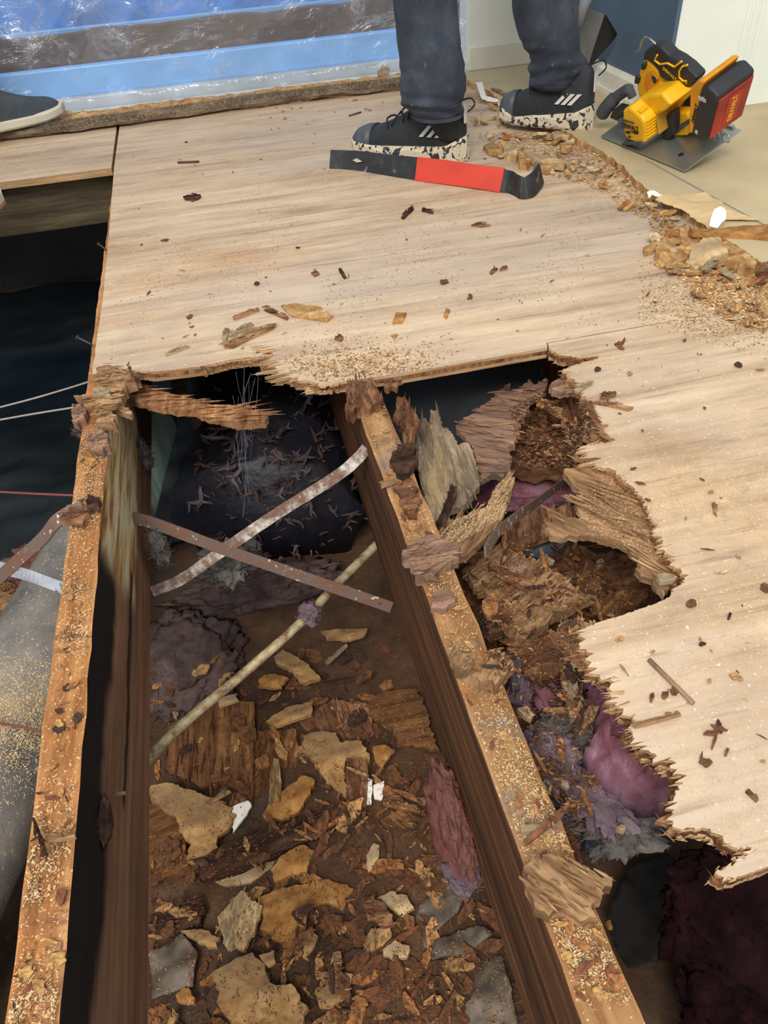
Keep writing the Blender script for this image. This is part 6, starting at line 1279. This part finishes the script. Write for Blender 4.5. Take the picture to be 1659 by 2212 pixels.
# body: one continuous surface (both legs joined at the pelvis), inside the clothes
sk_v = [hip, hip + Vector((-.03, -.09, -.10)), L1[-2][0], L1[-4][0], L1[6][0], L1[5][0], hip + Vector((0, .09, -.10)), L2[-2][0], L2[-4][0], L2[6][0], L2[5][0], hip + Vector((0, 0, .14))]
sk_e = [(0, 1), (1, 2), (2, 3), (3, 4), (4, 5), (0, 6), (6, 7), (7, 8), (8, 9), (9, 10), (0, 11)]
me = bpy.data.meshes.new('body'); me.from_pydata([v - per.location for v in sk_v], sk_e, []); me.materials.append(SKIN); bo = bpy.data.objects.new('body', me); COL.objects.link(bo); bo.parent = per
sk = bo.modifiers.new('skin', 'SKIN')
for i, r_ in enumerate([.10, .085, .07, .05, .036, .036, .085, .07, .05, .034, .034, .11]): me.skin_vertices[0].data[i].radius = (r_, r_)
me.skin_vertices[0].data[0].use_root = True; bo.modifiers.new('sub', 'SUBSURF').render_levels = 2
jn = rings('jeans', interp(L1), DENIM, per, wr=.05, fold=(.12, .16))
rings('jeans_leg', interp(L2), DENIM, jn, wr=.05, fold=(.12, .16))
rings('jeans_seat', interp([(hip + Vector((-.03, 0, -.20)), .13, .19), (hip + Vector((-.01, 0, -.10)), .135, .195), (hip, .13, .19), (hip + Vector((0, 0, .12)), .12, .165)], 4), DENIM, jn, wr=.02)
for nm_, L_, c_ in (('sock', L1, Vector((.565, 1.872, 0))), ('sock', L2, Vector((.925, 1.945, 0)))):
    b_ = c_ + Vector((0, 0, .07)); t_ = L_[3][0]
    rings(nm_, interp([(b_, .030, .034), (b_.lerp(t_, .5), .034, .040), (t_, .040, .046)], 4), SHOEK, per)
# stitched hem and dusty seam on the front leg
hm = interp(legrings([(894, 996, 250), (892, 996, 241)], 1.86), 2)
rings('hem', [(c, rx * 1.03, ry * 1.03) for c, rx, ry in hm], DENIM, jn, wr=.04, close=False)
def shoe(heel, toe, label_parts, L, up, sole, hi=.14, scale=1.0, stripes=True, laces=True, cap=True, parent=None, tilt=0, side=-1, wave=.012, outs=None):
    d = (toe - heel); d.z = 0; d.normalize(); s = Vector((-d.y, d.x, 0)); o = Vector(heel)
    def W(x, y, z): return o + d * x + s * y + Vector((0, 0, z + tilt * x))
    secs = [(0.0, .022, hi * .72), (.012, .032, hi * .92), (.04, .038, hi), (.08, .041, hi * .98), (.11, .042, hi * .93), (.14, .044, hi * .83), (.175, .047, hi * .68), (.21, .048, hi * .56), (.245, .046, hi * .48), (.275, .042, hi * .45), (.298, .034, hi * .38), (.31, .018, hi * .26)]
    sc_ = L / .31
    root = None; k = 22; V, Fc = [], []
    for i, (x, hw, ht) in enumerate(secs):
        for q_ in range(k + 1):
            a = math.pi * q_ / k; cy = math.cos(a); sz = math.sin(a); ex = .62 if i > 3 else .5
            y = hw * math.copysign(abs(cy) ** ex, cy) * (1 - (.30 if i < 6 else .12) * sz ** 2) * sc_; z = .016 + (ht - .016) * sz ** .8
            V.append(W(x * sc_, y, z))
    for i in range(len(secs) - 1):
        for q_ in range(k): Fc.append((i * (k + 1) + q_, i * (k + 1) + q_ + 1, (i + 1) * (k + 1) + q_ + 1, (i + 1) * (k + 1) + q_))
    Fc += [tuple(range(k + 1)), tuple((len(secs) - 1) * (k + 1) + q_ for q_ in range(k + 1))[::-1]]
    sh_ = fixn(mesh('shoe', V, Fc, up, parent, smooth=True)); m = sh_.modifiers.new('sub', 'SUBSURF'); m.levels = 1; m.render_levels = 1
    out = [(x * sc_, hw + .008) for x, hw, _ in secs]; out[0] = (-.008, .012); out[-1] = (.318 * sc_, .014); N_ = 44
    ring = []
    for x, w_ in out: ring.append((x, w_))
    full = [(x, w_) for x, w_ in ring] + [(x, -w_) for x, w_ in ring[::-1]]
    V, Fc = [], []; n = len(full)
    lv = [(0, .90), (.006, 1.0), (1, 1.02), (1.15, .93)]
    for t, m_ in lv:
        for x, w_ in full:
            hz = (.022 + .022 * max(0, 1 - x / .10) + wave * .45 * math.sin(x * 50 + 1.6)) if sole is CAMO else .022
            lift = .012 * max(0, (x / sc_ - .24) / .07) ** 1.5
            V.append(W(x, w_ * m_ * sc_, (t * hz if t != .006 else .006) + lift))
    for j in range(len(lv) - 1):
        for i in range(n): Fc.append((j * n + i, j * n + (i + 1) % n, (j + 1) * n + (i + 1) % n, (j + 1) * n + i))
    Fc += [tuple(range(n))[::-1], tuple((len(lv) - 1) * n + i for i in range(n))]
    so_ = fixn(mesh('sole', V, Fc, sole, sh_)); 
    if outs:
        V = []
        for t in (-.004, .004):
            for x, w_ in full: V.append(W(x, w_ * .97 * sc_, t + .012 * max(0, (x / sc_ - .24) / .07) ** 1.5))
        fixn(mesh('outsole', V, [(i, (i + 1) % n, n + (i + 1) % n, n + i) for i in range(n)] + [tuple(range(n))[::-1], tuple(range(n, 2 * n))], outs, sh_))
    def surf(x, y_, lift=.0015):
        x0 = x / sc_
        for i in range(len(secs) - 1):
            if secs[i][0] <= x0 <= secs[i + 1][0]: break
        t = (x0 - secs[i][0]) / (secs[i + 1][0] - secs[i][0]); return secs[i][1] * (1 - t) + secs[i + 1][1] * t, secs[i][2] * (1 - t) + secs[i + 1][2] * t
    if cap:
        V, Fc = [], []; cs_ = [(.250, 1.03), (.275, 1.05), (.298, 1.08), (.315, 1.0)]
        for x, e in cs_:
            hw, ht = surf(min(x, .309) * sc_, 0)
            for q_ in range(k + 1):
                a = math.pi * q_ / k; cy = math.cos(a); sz = math.sin(a)
                V.append(W(x * sc_, hw * math.copysign(abs(cy) ** .62, cy) * (1 - .12 * sz ** 2) * e * sc_, .016 + (ht - .014) * e * sz ** .8))
        for i in range(len(cs_) - 1):
            for q_ in range(k): Fc.append((i * (k + 1) + q_, i * (k + 1) + q_ + 1, (i + 1) * (k + 1) + q_ + 1, (i + 1) * (k + 1) + q_))
        o2 = fixn(mesh('toe_cap', V, Fc, CAPK, sh_, smooth=True)); o2.modifiers.new('t', 'SOLIDIFY').thickness = .002
    if laces:
        for i in range(5):
            x = (.115 + .022 * i) * sc_; hw, ht = surf(x, 0); P = []
            for j in range(9):
                a = math.pi * (.22 + .56 * j / 8); cy = math.cos(a); sz = math.sin(a)
                P.append(W(x + (.006 if i % 2 else -.004) * math.cos(j), hw * math.copysign(abs(cy) ** .62, cy) * .85 * sc_, .018 + (ht - .012) * sz ** .8 + .003))
            mesh('lace', *tubev(P, .0022, 6), LACEK, sh_, smooth=True)
        P = [W(.02 * sc_, 0, hi * .95), W(-.012, 0, hi * 1.02), W(-.022, 0, hi * .92), W(-.006, 0, hi * .80)]
        mesh('pull_loop', *tubev(curve_pts(P, 5), .0020, 6), LACEK, sh_, smooth=True)
    if stripes:
        for i in range(3):
            x = (.055 + .021 * i) * sc_; V = []
            for (dx, z) in ((0, .058), (.011, .058), (.000 - .012, .083), (-.012 - .011, .083)):
                hw, ht = surf(max(.001, (x + dx)), 0); aa = (z - .016) / max(ht - .016, .03); sz = min(1, max(0, aa)) ** 1.25; cy = math.sqrt(max(0, 1 - sz * sz))
                V.append(W(x + dx, side * (hw * cy ** .6 * (1 - .25 * sz * sz) * sc_ + .003), z))
            nv = s * side * .002
            fixn(mesh('stripe', V + [p + nv for p in V], [(0, 1, 2, 3), (4, 5, 6, 7), (0, 1, 5, 4), (1, 2, 6, 5), (2, 3, 7, 6), (3, 0, 4, 7)], STRIPE, sh_))
        V = [W(-.004, side * .010, .088), W(-.004, side * .020, .088), W(-.002, side * .022, .13), W(-.002, side * .012, .13)]
        fixn(mesh('heel_tab', V + [p - d * .003 for p in V], [(0, 1, 2, 3), (4, 5, 6, 7), (0, 1, 5, 4), (1, 2, 6, 5), (2, 3, 7, 6), (3, 0, 4, 7)], STRIPE, sh_))
    return sh_
s1 = Vector((.600, 1.858, FT)); e1s = Vector((.376, 2.035, FT))
shoe(s1, e1s, None, .30, SHOEK, CAMO, .135, parent=per, side=1)
s2 = Vector((.955, 1.915, .034)); e2s = Vector((.790, 2.075, .034))
shoe(s2, e2s, None, .250, SHOEK, CAMO, .150, parent=per, side=1)
# second person, mostly outside the frame: two slate canvas shoes and the trouser leg above one
pr2 = empty('person', (-.75, 2.5, FT)); tag(pr2, 'person at the frame edge with slate canvas shoes and dark trousers', 'person')
h1 = Vector((-.71, 2.53, .052)); t1_ = Vector((-.43, 2.655, .052))
shoe(h1, t1_, None, .31, SHOEG, SOLEC, .125, parent=pr2, stripes=False, laces=False, cap=False)
h2 = Vector((-.80, 1.93, FT - .005)); t2_ = Vector((-.50, 2.0, FT))
shoe(h2, t2_, None, .285, SHOEG, SOLEC, .10, parent=pr2, stripes=False, laces=False, cap=False, outs=SOLEB)
lg1 = [(h1 + Vector((.085, .03, .090)), .060, .060), (h1 + Vector((.06, .02, .17)), .070, .072), (h1 + Vector((-.02, -.05, .40)), .085, .09), (Vector((-.95, 2.3, .75)), .11, .11)]
lg2 = [(h2 + Vector((.04, .01, .08)), .055, .055), (h2 + Vector((.0, .02, .17)), .066, .068), (h2 + Vector((-.08, .10, .40)), .085, .09), (Vector((-1.0, 2.2, .75)), .11, .11)]
tr_ = rings('trousers', interp(lg1), DENIM, pr2, wr=.05, fold=(.12, .1)); rings('trouser_leg', interp(lg2), DENIM, tr_, wr=.05, fold=(.12, .1))
hp2 = Vector((-.98, 2.25, .90))
rings('trouser_seat', interp([(hp2 + Vector((0, 0, -.2)), .15, .17), (hp2, .15, .19), (hp2 + Vector((0, 0, .12)), .13, .17)], 4), DENIM, tr_, wr=.02)
sk_v = [hp2, lg1[2][0], lg1[0][0], lg2[2][0], lg2[0][0], hp2 + Vector((0, 0, .12))]
me = bpy.data.meshes.new('body'); me.from_pydata([v - pr2.location for v in sk_v], [(0, 1), (1, 2), (0, 3), (3, 4), (0, 5)], []); me.materials.append(SKIN); bo = bpy.data.objects.new('body', me); COL.objects.link(bo); bo.parent = pr2
bo.modifiers.new('skin', 'SKIN')
for i, r_ in enumerate([.10, .05, .034, .05, .034, .10]): me.skin_vertices[0].data[i].radius = (r_, r_)
me.skin_vertices[0].data[0].use_root = True; bo.modifiers.new('sub', 'SUBSURF').render_levels = 2
